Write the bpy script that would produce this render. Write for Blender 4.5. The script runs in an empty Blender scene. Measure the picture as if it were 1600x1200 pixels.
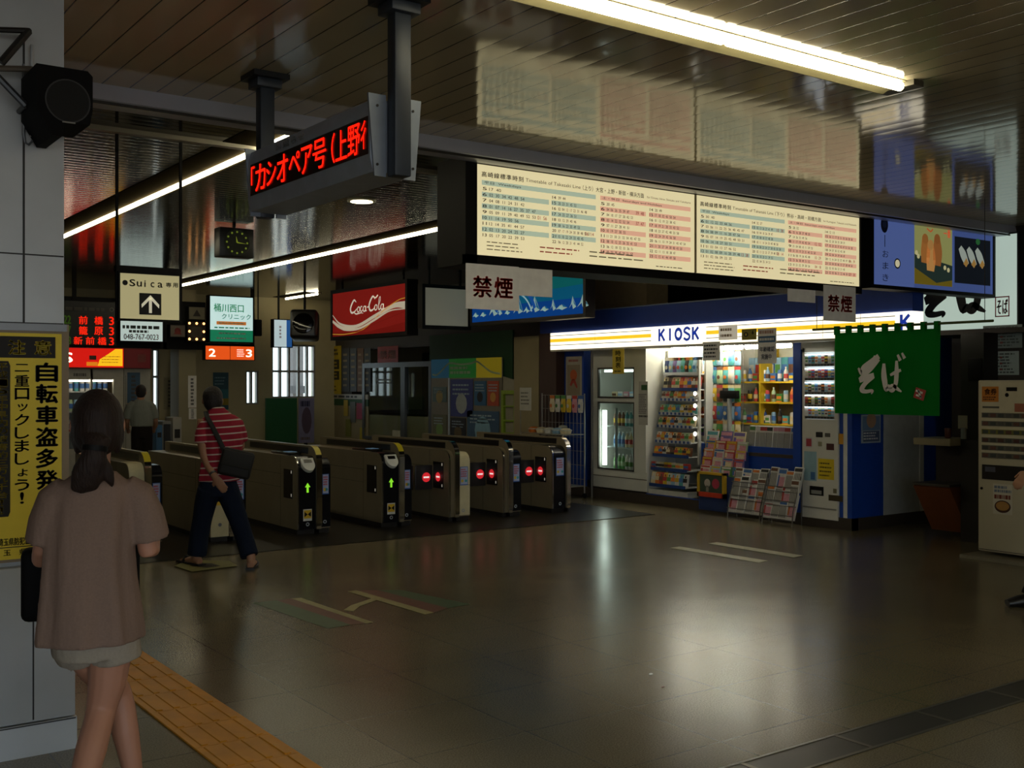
import bpy, bmesh, math, random
from mathutils import Vector, Matrix
random.seed(7)
SC = bpy.context.scene
COL = SC.collection
# ------------------------------------------------------------------ camera, world, exposure
EYE = 1.55
YAW = math.radians(35.66)
cam_data = bpy.data.cameras.new('camera')
cam_data.sensor_width = 36.0
cam_data.lens = 36.0 * 1700.0 / 1600.0
cam_data.clip_end = 200
cam = bpy.data.objects.new('camera', cam_data)
COL.objects.link(cam)
cam.location = (0, 0, EYE)
cam.rotation_euler = (math.radians(90), 0, -YAW)
SC.camera = cam
SC.view_settings.view_transform = 'Standard'
SC.view_settings.look = 'None'
SC.view_settings.exposure = 0.18
SC.view_settings.gamma = 1.0
SC.view_settings.use_curve_mapping = False
world = bpy.data.worlds.new('world')
SC.world = world
world.use_nodes = True
WN = world.node_tree
bgn = WN.nodes['Background']
tc = WN.nodes.new('ShaderNodeTexCoord')
sep = WN.nodes.new('ShaderNodeSeparateXYZ')
rmp = WN.nodes.new('ShaderNodeValToRGB')
rmp.color_ramp.elements[0].position = 0.45
rmp.color_ramp.elements[0].color = (0.30, 0.29, 0.27, 1)
rmp.color_ramp.elements[1].position = 0.6
rmp.color_ramp.elements[1].color = (0.72, 0.86, 1.0, 1)
mth = WN.nodes.new('ShaderNodeMath'); mth.operation = 'MULTIPLY_ADD'
mth.inputs[1].default_value = 0.5; mth.inputs[2].default_value = 0.5
WN.links.new(tc.outputs['Generated'], sep.inputs[0])
WN.links.new(sep.outputs['Z'], mth.inputs[0])
WN.links.new(mth.outputs[0], rmp.inputs[0])
WN.links.new(rmp.outputs[0], bgn.inputs[0])
bgn.inputs[1].default_value = 4.2

# ------------------------------------------------------------------ pixel -> world
VX, VY = math.sin(YAW), math.cos(YAW)
def ray(px, py):
    u, v = (px - 800) / 1700.0, (600 - py) / 1700.0
    return (VX + u * VY, VY - u * VX, v)
def on_x(px, py, X):
    r = ray(px, py); t = X / r[0]; return Vector((X, r[1] * t, EYE + r[2] * t))
def on_y(px, py, Y):
    r = ray(px, py); t = Y / r[1]; return Vector((r[0] * t, Y, EYE + r[2] * t))
def on_z(px, py, Z):
    r = ray(px, py); t = (Z - EYE) / r[2]; return Vector((r[0] * t, r[1] * t, Z))
def face_x(X, l, r, t, b):          # rectangle on a plane that faces -X: base corner, width, height
    m = (l + r) / 2
    zt, zb = on_x(m, t, X).z, on_x(m, b, X).z
    yl, yr = on_x(l, 600, X).y, on_x(r, 600, X).y
    return (X, yl, zb), yl - yr, zt - zb
def face_y(Y, l, r, t, b):          # rectangle on a plane that faces -Y
    m = (l + r) / 2
    zt, zb = on_y(m, t, Y).z, on_y(m, b, Y).z
    xl, xr = on_y(l, 600, Y).x, on_y(r, 600, Y).x
    return (xl, Y, zb), xr - xl, zt - zb
TOX = -math.pi / 2                   # turn of a thing whose front looks to -X

# ------------------------------------------------------------------ materials
def lin(h):
    h = h.lstrip('#'); out = []
    for i in (0, 2, 4):
        c = int(h[i:i + 2], 16) / 255
        out.append(c / 12.92 if c <= 0.04045 else ((c + 0.055) / 1.055) ** 2.4)
    return out
_mats = {}
def M(col, rough=0.5, metal=0.0, emit=0.0, var=0.08, scale=12.0, spec=0.5, alpha=1.0, bump=0.0):
    key = (col, rough, metal, emit, var, scale, spec, alpha, bump)
    if key in _mats: return _mats[key]
    m = bpy.data.materials.new('finish_%s' % col.lstrip('#'))
    m.use_nodes = True
    nt = m.node_tree; p = nt.nodes['Principled BSDF']
    c = lin(col)
    p.inputs['Base Color'].default_value = (*c, 1)
    p.inputs['Roughness'].default_value = rough
    p.inputs['Metallic'].default_value = metal
    p.inputs['Specular IOR Level'].default_value = spec
    if emit:
        p.inputs['Emission Color'].default_value = (*c, 1)
        p.inputs['Emission Strength'].default_value = emit
    if alpha < 1: p.inputs['Alpha'].default_value = alpha
    if var or bump:
        t = nt.nodes.new('ShaderNodeTexCoord'); n = nt.nodes.new('ShaderNodeTexNoise')
        n.inputs['Scale'].default_value = scale; n.inputs['Detail'].default_value = 4
        nt.links.new(t.outputs['Object'], n.inputs['Vector'])
        if var:
            mx = nt.nodes.new('ShaderNodeMix'); mx.data_type = 'RGBA'
            mx.inputs[6].default_value = (*[x * (1 - var * 2) for x in c], 1)
            mx.inputs[7].default_value = (*[min(1, x * (1 + var * 2)) for x in c], 1)
            nt.links.new(n.outputs[0], mx.inputs[0]); nt.links.new(mx.outputs[2], p.inputs['Base Color'])
        if bump:
            b = nt.nodes.new('ShaderNodeBump'); b.inputs['Strength'].default_value = bump; b.inputs['Distance'].default_value = 0.01
            nt.links.new(n.outputs[0], b.inputs['Height']); nt.links.new(b.outputs[0], p.inputs['Normal'])
    _mats[key] = m
    return m
def glow(col, s=1.0): return M(col, 0.6, 0, s, 0, spec=0.0)
def glass_mat():
    m = bpy.data.materials.get('clear_glass')
    if m: return m
    m = bpy.data.materials.new('clear_glass'); m.use_nodes = True
    nt = m.node_tree; nt.nodes.remove(nt.nodes['Principled BSDF'])
    o = nt.nodes['Material Output']
    tr = nt.nodes.new('ShaderNodeBsdfTransparent'); tr.inputs[0].default_value = (0.88, 0.93, 0.92, 1)
    gl = nt.nodes.new('ShaderNodeBsdfGlossy'); gl.inputs['Roughness'].default_value = 0.03
    lw = nt.nodes.new('ShaderNodeLayerWeight'); pw = nt.nodes.new('ShaderNodeMath'); pw.operation = 'POWER'; pw.inputs[1].default_value = 4
    nt.links.new(lw.outputs['Facing'], pw.inputs[0]); fr = nt.nodes.new('ShaderNodeMath'); fr.operation = 'MULTIPLY_ADD'; fr.inputs[1].default_value = .5; fr.inputs[2].default_value = .04
    nt.links.new(pw.outputs[0], fr.inputs[0])
    mx = nt.nodes.new('ShaderNodeMixShader')
    nt.links.new(fr.outputs[0], mx.inputs[0]); nt.links.new(tr.outputs[0], mx.inputs[1]); nt.links.new(gl.outputs[0], mx.inputs[2])
    nt.links.new(mx.outputs[0], o.inputs[0])
    return m
BLACK = M('#0c0b0a', 0.6, spec=0.2); DARK = M('#1a1715', 0.5); WHITE = M('#d8d6ce', 0.55); STEEL = M('#8d8a80', 0.28, 0.9, scale=4)
CHROME = M('#d6d4cc', 0.12, 1.0, var=0.02); GREYMETAL = M('#4a4f57', 0.4, 0.3); PAPER = M('#f2ece4', 0.8); INK = M('#1b1a1a', 0.7)
RED = M('#b3262a', 0.6); BLUE = M('#14429c', 0.42); NAVY = M('#0f2450', 0.5); YELLOW = M('#e0c21e', 0.6)

# ------------------------------------------------------------------ mesh builder
_txt = {}
def text_geo(s, bold, space):
    k = (s, bold, space)
    if k in _txt: return _txt[k]
    c = bpy.data.curves.new('lettering', 'FONT'); c.body = s; c.resolution_u = 3; c.offset = bold; c.space_character = space
    o = bpy.data.objects.new('lettering', c)
    me = o.to_mesh()
    vs = [tuple(v.co) for v in me.vertices]; fs = [tuple(p.vertices) for p in me.polygons]
    o.to_mesh_clear(); bpy.data.objects.remove(o); bpy.data.curves.remove(c)
    if vs:
        x0 = min(v[0] for v in vs); x1 = max(v[0] for v in vs); y0 = min(v[1] for v in vs); y1 = max(v[1] for v in vs)
        vs = [((v[0] - x0) / max(1e-6, x1 - x0), (v[1] - y0) / max(1e-6, y1 - y0)) for v in vs]
        _txt[k] = (vs, fs, (x1 - x0) / max(1e-6, y1 - y0))
    else: _txt[k] = ([], [], 1)
    return _txt[k]
def catmull(pts, n=6):
    P = [Vector(p) for p in pts]; out = []
    for i in range(len(P) - 1):
        a = P[i - 1] if i else P[i] * 2 - P[i + 1]; b, c = P[i], P[i + 1]
        d = P[i + 2] if i + 2 < len(P) else c * 2 - b
        for k in range(n):
            t = k / n
            out.append(0.5 * ((2 * b) + (c - a) * t + (2 * a - 5 * b + 4 * c - d) * t * t + (3 * b - a - 3 * c + d) * t ** 3))
    out.append(P[-1]); return out
class MB:
    def __init__(s): s.v = []; s.f = []; s.i = []; s.mats = []; s.T = None
    def m(s, mat):
        if mat not in s.mats: s.mats.append(mat)
        return s.mats.index(mat)
    def add(s, vs, fs, mat):
        b = len(s.v); k = s.m(mat)
        s.v += [tuple(s.T @ Vector(v)) if s.T else tuple(v) for v in vs]
        for f in fs: s.f.append([b + j for j in f]); s.i.append(k)
        return s
    def box(s, x0, x1, y0, y1, z0, z1, mat):
        vs = [(x, y, z) for z in (z0, z1) for y in (y0, y1) for x in (x0, x1)]
        return s.add(vs, [(0, 2, 3, 1), (4, 5, 7, 6), (0, 1, 5, 4), (2, 6, 7, 3), (0, 4, 6, 2), (1, 3, 7, 5)], mat)
    def rbox(s, x0, x1, y0, y1, z0, z1, mat, r=0.01, seg=2):
        bm = bmesh.new(); bmesh.ops.create_cube(bm, size=1)
        for v in bm.verts: v.co = Vector(((x0 + x1) / 2 + v.co.x * (x1 - x0), (y0 + y1) / 2 + v.co.y * (y1 - y0), (z0 + z1) / 2 + v.co.z * (z1 - z0)))
        bmesh.ops.bevel(bm, geom=bm.edges[:], offset=min(r, 0.45 * min(x1 - x0, y1 - y0, z1 - z0)), segments=seg, affect='EDGES', profile=0.5)
        bm.verts.index_update()
        s.add([v.co[:] for v in bm.verts], [[v.index for v in f.verts] for f in bm.faces], mat); bm.free(); return s
    def rect(s, x0, x1, z0, z1, mat, y=-0.002):
        return s.add([(x0, y, z0), (x1, y, z0), (x1, y, z1), (x0, y, z1)], [(0, 1, 2, 3)], mat)
    def poly(s, pts, mat, y=-0.003):
        return s.add([(p[0], y, p[1]) for p in pts], [list(range(len(pts)))], mat)
    def disc(s, cx, cz, r, mat, y=-0.003, n=20, rz=None, r0=0):
        rz = rz or r; A = [2 * math.pi * k / n for k in range(n)]
        if not r0: return s.poly([(cx + r * math.cos(a), cz + rz * math.sin(a)) for a in A], mat, y)
        q = r0 / r
        vs = [(cx + r * math.cos(a), y, cz + rz * math.sin(a)) for a in A] + [(cx + r * q * math.cos(a), y, cz + rz * q * math.sin(a)) for a in A]
        return s.add(vs, [(k, (k + 1) % n, n + (k + 1) % n, n + k) for k in range(n)], mat)
    def text(s, t, x0, x1, z0, z1, mat, y=-0.004, bold=0.0, space=1.0, fit=True):
        wt, bold = bold, 0.0
        vs, fs, asp = text_geo(t, bold, space)
        if not fit:
            w = (z1 - z0) * asp
            if w < x1 - x0: c = (x0 + x1) / 2; x0, x1 = c - w / 2, c + w / 2
        d = wt * (z1 - z0)
        for dx, dz in (((-d, 0), (d, 0), (0, -d * .7), (0, d * .7)) if wt else ((0, 0),)):
            s.add([(x0 + dx + v[0] * (x1 - x0), y, z0 + dz + v[1] * (z1 - z0)) for v in vs], fs, mat)
        return s
    def vtext(s, t, x0, x1, z0, z1, mat, y=-0.004, bold=0.02):
        n = len(t); h = (z1 - z0) / n
        for k, ch in enumerate(t):
            a, b = z1 - (k + 0.93) * h, z1 - (k + 0.07) * h; xa, xb = x0, x1
            if ch in '!！': xa, xb = x0 + (x1 - x0) * .38, x1 - (x1 - x0) * .38
            if ch in '一二三': a, b = (a + b) / 2 - h * {'一': .06, '二': .28, '三': .38}[ch], (a + b) / 2 + h * {'一': .06, '二': .28, '三': .38}[ch]
            if ch in 'ょっゃッ': xa, xb, a, b = x0 + (x1 - x0) * .2, x1 - (x1 - x0) * .1, a + h * .1, b - h * .2
            s.text(ch, xa, xb, a, b, mat, y, bold)
        return s
    def lines(s, x0, x1, z0, z1, n, mat, y=-0.003, fill=0.5):   # rows of unreadably small print
        rr = random.Random(n * 31 + int(abs(x0) * 1e4)); h = (z1 - z0) / n
        for k in range(n):
            x = x0; zc = z1 - (k + .5) * h
            end = x1 - (x1 - x0) * rr.random() * .3
            while x < end:
                w = min(end - x, (x1 - x0) * (.05 + .12 * rr.random())); s.rect(x, x + w, zc - h * fill / 2, zc + h * fill / 2, mat, y); x += w + (x1 - x0) * .03
        return s
    def stroke(s, pts, ws, mat, y=-0.005, n=6):      # brush stroke: points (x,z), widths
        P = catmull([(p[0], p[1], w) for p, w in zip(pts, ws)], n)
        L = []; R = []
        for k, p in enumerate(P):
            a = P[max(0, k - 1)]; b = P[min(len(P) - 1, k + 1)]; d = Vector((b[0] - a[0], b[1] - a[1]))
            if d.length < 1e-9: d = Vector((1, 0))
            d.normalize(); w = max(0.0005, p[2]) / 2
            L.append((p[0] - d.y * w, y, p[1] + d.x * w)); R.append((p[0] + d.y * w, y, p[1] - d.x * w))
        k = len(P)
        return s.add(L + R, [(j, k + j, k + j + 1, j + 1) for j in range(k - 1)], mat)
    def prism(s, prof, axis, t0, t1, mat):            # polygon swept along an axis; profile in the other two (x,y,z order)
        n = len(prof)
        def mk(p, t): return {'x': (t, p[0], p[1]), 'y': (p[0], t, p[1]), 'z': (p[0], p[1], t)}[axis]
        vs = [mk(p, t0) for p in prof] + [mk(p, t1) for p in prof]
        return s.add(vs, [list(range(n))[::-1], list(range(n, 2 * n))] + [(k, (k + 1) % n, n + (k + 1) % n, n + k) for k in range(n)], mat)
    def tube(s, pts, r, mat, n=8, smooth=0):
        P = catmull(pts, smooth) if smooth else [Vector(p) for p in pts]
        rs = r if isinstance(r, (list, tuple)) else [r] * len(P)
        return s.loft([(p, q, q) for p, q in zip(P, rs)], mat, n)
    def loft(s, secs, mat, n=10, flat=None):          # sections (point, rx, ry); frames follow the path
        P = [Vector(q[0]) for q in secs]; vs = []; up = None
        for k, q in enumerate(secs):
            d = (P[min(len(P) - 1, k + 1)] - P[max(0, k - 1)])
            d = d.normalized() if d.length > 1e-9 else Vector((0, 0, 1))
            ref = Vector(flat) if flat else (Vector((1, 0, 0)) if abs(d.x) < .9 else Vector((0, 1, 0)))
            a = (ref - d * ref.dot(d)).normalized(); b = d.cross(a)
            for j in range(n):
                t = 2 * math.pi * j / n
                vs.append(tuple(P[k] + a * (q[1] * math.cos(t)) + b * (q[2] * math.sin(t))))
        K = len(secs)
        fs = [(k * n + j, k * n + (j + 1) % n, (k + 1) * n + (j + 1) % n, (k + 1) * n + j) for k in range(K - 1) for j in range(n)]
        fs += [list(range(n))[::-1], [(K - 1) * n + j for j in range(n)]]
        return s.add(vs, fs, mat)
    def cyl(s, p0, p1, r, mat, n=14, r1=None): return s.loft([(p0, r, r), (p1, r1 or r, r1 or r)], mat, n)
    def lathe(s, prof, c, mat, n=16):
        vs = [(c[0] + r * math.cos(2 * math.pi * j / n), c[1] + r * math.sin(2 * math.pi * j / n), c[2] + z) for r, z in prof for j in range(n)]
        K = len(prof); fs = [(k * n + j, k * n + (j + 1) % n, (k + 1) * n + (j + 1) % n, (k + 1) * n + j) for k in range(K - 1) for j in range(n)]
        fs += [list(range(n))[::-1], [(K - 1) * n + j for j in range(n)]]
        return s.add(vs, fs, mat)
    def ball(s, c, rx, ry, rz, mat, n=12, tilt=None):
        vs = []; K = n // 2 + 1
        for k in range(K + 1):
            t = math.pi * k / K; q = max(1e-3, math.sin(t))
            for j in range(n):
                a = 2 * math.pi * j / n; p = Vector((rx * q * math.cos(a), ry * q * math.sin(a), -rz * math.cos(t)))
                if tilt: p.rotate(tilt)
                vs.append((c[0] + p.x, c[1] + p.y, c[2] + p.z))
        fs = [(k * n + j, k * n + (j + 1) % n, (k + 1) * n + (j + 1) % n, (k + 1) * n + j) for k in range(K) for j in range(n)]
        fs += [list(range(n))[::-1], [K * n + j for j in range(n)]]
        return s.add(vs, fs, mat)
    def mesh(s, name, smooth=None):
        me = bpy.data.meshes.new(name); me.from_pydata(s.v, [], s.f)
        for mt in s.mats: me.materials.append(mt)
        me.polygons.foreach_set('material_index', s.i)
        if smooth:
            bm = bmesh.new(); bm.from_mesh(me)
            for f in bm.faces: f.smooth = True
            ang = math.radians(smooth)
            for e in bm.edges: e.smooth = len(e.link_faces) == 2 and e.calc_face_angle(0) < ang
            bm.to_mesh(me); bm.free()
        me.update(); return me
    def build(s, name, parent=None, smooth=35, loc=None, rot=None):
        o = bpy.data.objects.new(name, s.mesh(name, smooth)); COL.objects.link(o)
        if parent: o.parent = parent
        if loc: o.location = loc
        if rot is not None: o.rotation_euler = rot if isinstance(rot, tuple) else (0, 0, rot)
        return o
def tag(o, label, cat, group=None, kind=None):
    o['label'] = label; o['category'] = cat
    if group: o['group'] = group
    if kind: o['kind'] = kind
    return o
def thing(name, label, cat, loc=(0, 0, 0), rotz=0, group=None):
    o = bpy.data.objects.new(name, None); COL.objects.link(o); o.empty_display_size = .1
    o.location = loc; o.rotation_euler = (0, 0, rotz)
    return tag(o, label, cat, group)
def struct(name, mb, label=None, smooth=35):
    o = mb.build(name, smooth=smooth); o['kind'] = 'structure'
    if label: o['label'] = label
    return o
def copy_thing(o, parent=None):
    c = o.copy(); COL.objects.link(c)
    if parent: c.parent = parent
    for ch in o.children: copy_thing(ch, c)
    return c
def new_mat(name):
    m = bpy.data.materials.new(name); m.use_nodes = True
    return m, m.node_tree, m.node_tree.nodes['Principled BSDF']
def nd(nt, t, **kw):
    n = nt.nodes.new(t)
    for k, v in kw.items(): setattr(n, k, v)
    return n
def math_n(nt, op, a, b=None):
    n = nd(nt, 'ShaderNodeMath', operation=op)
    for i, x in enumerate((a, b)):
        if x is None: continue
        if isinstance(x, (int, float)): n.inputs[i].default_value = x
        else: nt.links.new(x, n.inputs[i])
    return n.outputs[0]
ORD = ['first', 'second', 'third', 'fourth', 'fifth', 'sixth', 'seventh', 'eighth', 'ninth', 'tenth', 'eleventh', 'twelfth', 'thirteenth', 'fourteenth', 'fifteenth', 'sixteenth']
# ------------------------------------------------------------------ structure
CEIL = 3.2
def slat_mat(name, axis, pitch, groove, col, rough, bow, spec=.55):
    m, nt, p = new_mat(name)
    g = nd(nt, 'ShaderNodeNewGeometry'); s = nd(nt, 'ShaderNodeSeparateXYZ'); nt.links.new(g.outputs['Position'], s.inputs[0])
    fr = math_n(nt, 'FRACT', math_n(nt, 'DIVIDE', s.outputs[axis], pitch))
    gr = math_n(nt, 'LESS_THAN', fr, groove / pitch)
    nz = nd(nt, 'ShaderNodeTexNoise'); nz.inputs['Scale'].default_value = 1.3; nt.links.new(g.outputs['Position'], nz.inputs['Vector'])
    mx = nd(nt, 'ShaderNodeMix', data_type='RGBA'); c = lin(col)
    mx.inputs[6].default_value = (*[x * .85 for x in c], 1); mx.inputs[7].default_value = (*[min(1, x * 1.15) for x in c], 1)
    nt.links.new(nz.outputs[0], mx.inputs[0])
    m2 = nd(nt, 'ShaderNodeMix', data_type='RGBA'); m2.inputs[7].default_value = (.012, .010, .008, 1)
    nt.links.new(gr, m2.inputs[0]); nt.links.new(mx.outputs[2], m2.inputs[6]); nt.links.new(m2.outputs[2], p.inputs['Base Color'])
    # shallow crown on every slat and a recessed joint
    x = math_n(nt, 'SUBTRACT', fr, .5); h = math_n(nt, 'MULTIPLY', math_n(nt, 'MULTIPLY', x, x), -4.0 * bow)
    h = math_n(nt, 'SUBTRACT', h, math_n(nt, 'MULTIPLY', gr, .004))
    n2 = nd(nt, 'ShaderNodeTexNoise'); n2.inputs['Scale'].default_value = 3.0; nt.links.new(g.outputs['Position'], n2.inputs['Vector'])
    h = math_n(nt, 'ADD', h, math_n(nt, 'MULTIPLY', n2.outputs[0], .0012))
    b = nd(nt, 'ShaderNodeBump'); b.inputs['Distance'].default_value = 1.0; b.inputs['Strength'].default_value = 1.0
    nt.links.new(h, b.inputs['Height']); nt.links.new(b.outputs[0], p.inputs['Normal'])
    p.inputs['Roughness'].default_value = rough; p.inputs['Specular IOR Level'].default_value = spec
    return m
ceil_near = slat_mat('cream_slat_ceiling', 0, .15, .007, '#b8ad92', .085, .0003)
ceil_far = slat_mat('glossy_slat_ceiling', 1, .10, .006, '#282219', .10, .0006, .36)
def floor_mat():
    m, nt, p = new_mat('polished_brown_tile')
    g = nd(nt, 'ShaderNodeNewGeometry'); s = nd(nt, 'ShaderNodeSeparateXYZ'); nt.links.new(g.outputs['Position'], s.inputs[0])
    def joint(axis, off):
        fr = math_n(nt, 'FRACT', math_n(nt, 'DIVIDE', math_n(nt, 'ADD', s.outputs[axis], off), .6))
        return math_n(nt, 'LESS_THAN', fr, .010)
    j = math_n(nt, 'MAXIMUM', joint(0, .12), joint(1, .3))
    vr = nd(nt, 'ShaderNodeTexNoise'); vr.inputs['Scale'].default_value = 140; vr.inputs['Detail'].default_value = 3; nt.links.new(g.outputs['Position'], vr.inputs['Vector'])
    cr = nd(nt, 'ShaderNodeValToRGB'); e = cr.color_ramp.elements
    e[0].position = .35; e[0].color = (*lin('#6c614a'), 1); e[1].position = .65; e[1].color = (*lin('#8b8065'), 1)
    nt.links.new(vr.outputs[0], cr.inputs[0])
    wn = nd(nt, 'ShaderNodeTexNoise'); wn.inputs['Scale'].default_value = .8; wn.inputs['Detail'].default_value = 5; nt.links.new(g.outputs['Position'], wn.inputs['Vector'])
    mx = nd(nt, 'ShaderNodeMix', data_type='RGBA', blend_type='MULTIPLY'); mx.inputs[0].default_value = .5
    nt.links.new(cr.outputs[0], mx.inputs[6]); nt.links.new(wn.outputs[0], mx.inputs[7])
    m2 = nd(nt, 'ShaderNodeMix', data_type='RGBA'); m2.inputs[7].default_value = (*lin('#2a251d'), 1)
    nt.links.new(math_n(nt, 'MULTIPLY', j, .6), m2.inputs[0]); nt.links.new(mx.outputs[2], m2.inputs[6]); nt.links.new(m2.outputs[2], p.inputs['Base Color'])
    p.inputs['Specular IOR Level'].default_value = .36
    ro = math_n(nt, 'ADD', math_n(nt, 'MULTIPLY', wn.outputs[0], .12), .17)
    nt.links.new(ro, p.inputs['Roughness'])
    b = nd(nt, 'ShaderNodeBump'); b.inputs['Distance'].default_value = .0012; b.inputs['Strength'].default_value = .5
    w2 = nd(nt, 'ShaderNodeTexNoise'); w2.inputs['Scale'].default_value = 6; nt.links.new(g.outputs['Position'], w2.inputs['Vector'])
    nt.links.new(math_n(nt, 'SUBTRACT', w2.outputs[0], j), b.inputs['Height']); nt.links.new(b.outputs[0], p.inputs['Normal'])
    return m
XL, XR, YF, YB = -7.0, 13.5, -7.0, 19.6
struct('floor', MB().box(XL, XR, YF, YB, -.2, 0, floor_mat()))
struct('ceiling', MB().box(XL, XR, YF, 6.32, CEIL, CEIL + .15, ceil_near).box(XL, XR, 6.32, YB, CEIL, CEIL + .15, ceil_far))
wall_tan = M('#b3a680', .7, scale=2); wall_dark = M('#2a211a', .6, scale=3); wall_brown = M('#3a241c', .5); col_beige = M('#8c7f5c', .6, scale=3)
struct('wall_left', MB().box(XL - .2, XL, YF, YB, 0, CEIL, wall_tan))
# wall behind the camera with the wide street entrance on its left
struct('wall_front', MB().box(3.4, XR, YF - .2, YF, 0, CEIL, wall_tan).box(XL, 3.4, YF - .2, YF, 2.9, CEIL, wall_tan))
def pxy(px): return on_y(px, 600, YB).x
# back wall with three window openings
def wz(py, px): return on_y(px, py, YB).z
wins = [(238, 249, 545, 660), (384, 404, 579, 632), (425, 493, 538, 622)]
wb = MB(); xs = XL
for l, r, t, b in wins:
    x0, x1, z0, z1 = pxy(l), pxy(r), wz(b, l), wz(t, l)
    wb.box(xs, x0, YB, YB + .2, 0, CEIL, wall_tan).box(x0, x1, YB, YB + .2, 0, z0, wall_tan).box(x0, x1, YB, YB + .2, z1, CEIL, wall_tan); xs = x1
wb.box(xs, XR, YB, YB + .2, 0, CEIL, wall_tan)
struct('wall_back', wb)
FRAMEW = M('#8b8680', .5)
for k, (l, r, t, b) in enumerate(wins):
    x0, x1, z0, z1 = pxy(l), pxy(r), wz(b, l), wz(t, l)
    root = bpy.data.objects.new('window_%d' % (k + 1), None); COL.objects.link(root); root['kind'] = 'structure'; root.location = (x0, YB, z0)
    w, h = x1 - x0, z1 - z0; f = MB()
    for a, c in ((0, .03), (w - .03, w)): f.box(a, c, .02, .1, 0, h, FRAMEW)
    f.box(.03, w - .03, .02, .1, 0, .03, FRAMEW).box(.03, w - .03, .02, .1, h - .03, h, FRAMEW)
    cuts = [[], [.47], [.2, .4, .62, .82]][k]
    for q in cuts: f.box(w * q - .02, w * q + .02, .02, .1, .03, h - .03, FRAMEW)
    zc = h * [.62, .5, .5][k]
    if k != 1: f.box(.03, w - .03, .03, .08, zc - .02, zc + .02, FRAMEW)
    f.build('window_frame', root)
    MB().box(.03, w - .03, .055, .06, .03, h - .03, glass_mat()).build('window_pane', root)
# pale building across the tracks, seen through the panes
bxa, bxb = on_y(458, 600, 27).x, on_y(474, 600, 27).x
ob = MB(); ob.box(bxa, bxb, 27, 27.4, -2, 4.5, M('#5c5553', .8)).box(bxa - .1, bxb + .1, 26.9, 27, 1.3, 1.5, M('#3f3a3a', .8)).box(bxa, bxb, 26.95, 27, -.2, 1.1, M('#7d746e', .8))
tag(ob.build('station_building'), 'pale grey platform building seen through the far windows', 'building')
# right side wall: dark cladding above, office band
RX = 9.75
wr = MB()
wr.box(RX, RX + .2, 12.55, YB, 2.2, CEIL, wall_dark).box(RX, RX + .2, 12.55, YB, 0, 1.02, col_beige)
wr.box(RX, RX + .2, 12.55, 13.25, 1.02, 2.2, wall_tan).box(RX, RX + .2, 18.9, YB, 1.02, 2.2, wall_dark)
wr.box(RX + 2.0, RX + 2.2, 13.2, YB, 1.02, 2.2, M('#2b2f28', .7)).box(RX, RX + 2.2, 13.2, YB, .98, 1.02, wall_brown)
struct('wall_right', wr)
struct('wall_side', MB().box(XR, XR + .2, YF, YB, 0, CEIL, wall_dark).box(RX + .2, XR, 12.55, 12.75, 0, CEIL, wall_dark))
# columns in the right wall line
p0, p1 = on_x(803, 600, RX - .25).y, on_x(842, 600, RX - .25).y
struct('trim_1', MB().box(RX - .25, RX, p1, p0, 0, 2.25, col_beige), 'beige column left of the kiosk')
p0, p1 = on_x(843, 600, RX - .3).y, on_x(869, 600, RX - .3).y
struct('trim_2', MB().box(RX - .3, RX + .2, p1, p0, 0, CEIL, wall_brown), 'dark brown column against the kiosk end')
struct('trim_3', MB().box(10.1, 10.5, on_x(1010, 600, 10.1).y, on_x(930, 600, 10.1).y, 2.53, CEIL, M('#c4ae88', .6)), 'beige column head above the kiosk roof')
# ceiling beam and seam strip
bm_ = MB(); BEAM = M('#b4b6c2', .35, .2, scale=3)
bm_.prism([(6.17, CEIL), (6.15, 3.11), (6.19, 3.09), (6.29, 3.09), (6.29, CEIL)], 'x', XL, XR, BEAM).box(XL, XR, 6.145, 6.155, 3.085, 3.10, DARK)
struct('trim_4', bm_, 'grey metal beam cover under the ceiling')
struct('trim_5', MB().box(XL, XR, 7.16, 7.22, CEIL - .03, CEIL, M('#8b8574', .4)), 'thin strip along the ceiling seam')
# floor joint and dark gate apron
y0 = 2.86; fj = MB(); jm = M('#6e6a5e', .3, .7)
for a in (0, .2): fj.box(-1, XR, y0 + a, y0 + a + .016, 0, .004, jm)
fj.box(-1, XR, y0 + .016, y0 + .2, 0, .002, M('#2c2820', .35))
for k in range(22): fj.box(.35 + k * .6 - .012, .35 + k * .6 + .012, y0 + .016, y0 + .2, 0, .0035, jm)
struct('trim_6', fj, 'metal expansion joint across the floor')
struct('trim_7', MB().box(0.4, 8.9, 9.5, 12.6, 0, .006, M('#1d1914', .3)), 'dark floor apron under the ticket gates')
# tactile paving, bars along Y
tp = MB(); TM = M('#dc940a', .42, scale=6, var=.14)
a, b = on_z(300, 1075, 0), on_z(515, 1200, 0)
c = on_z(205, 1080, 0)
tx1 = (a.x + b.x) / 2; tx0 = tx1 - .34
for k in range(28):
    y = 1.2 + k * .302
    if y > 8.6: break
    tp.box(tx0, tx0 + .335, y, y + .300, 0, .008, TM)
    for q in range(4): tp.rbox(tx0 + .03 + q * .082, tx0 + .062 + q * .082, y + .012, y + .288, .006, .012, TM, .005, 1)
struct('trim_8', tp, 'yellow tactile paving strip')
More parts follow.
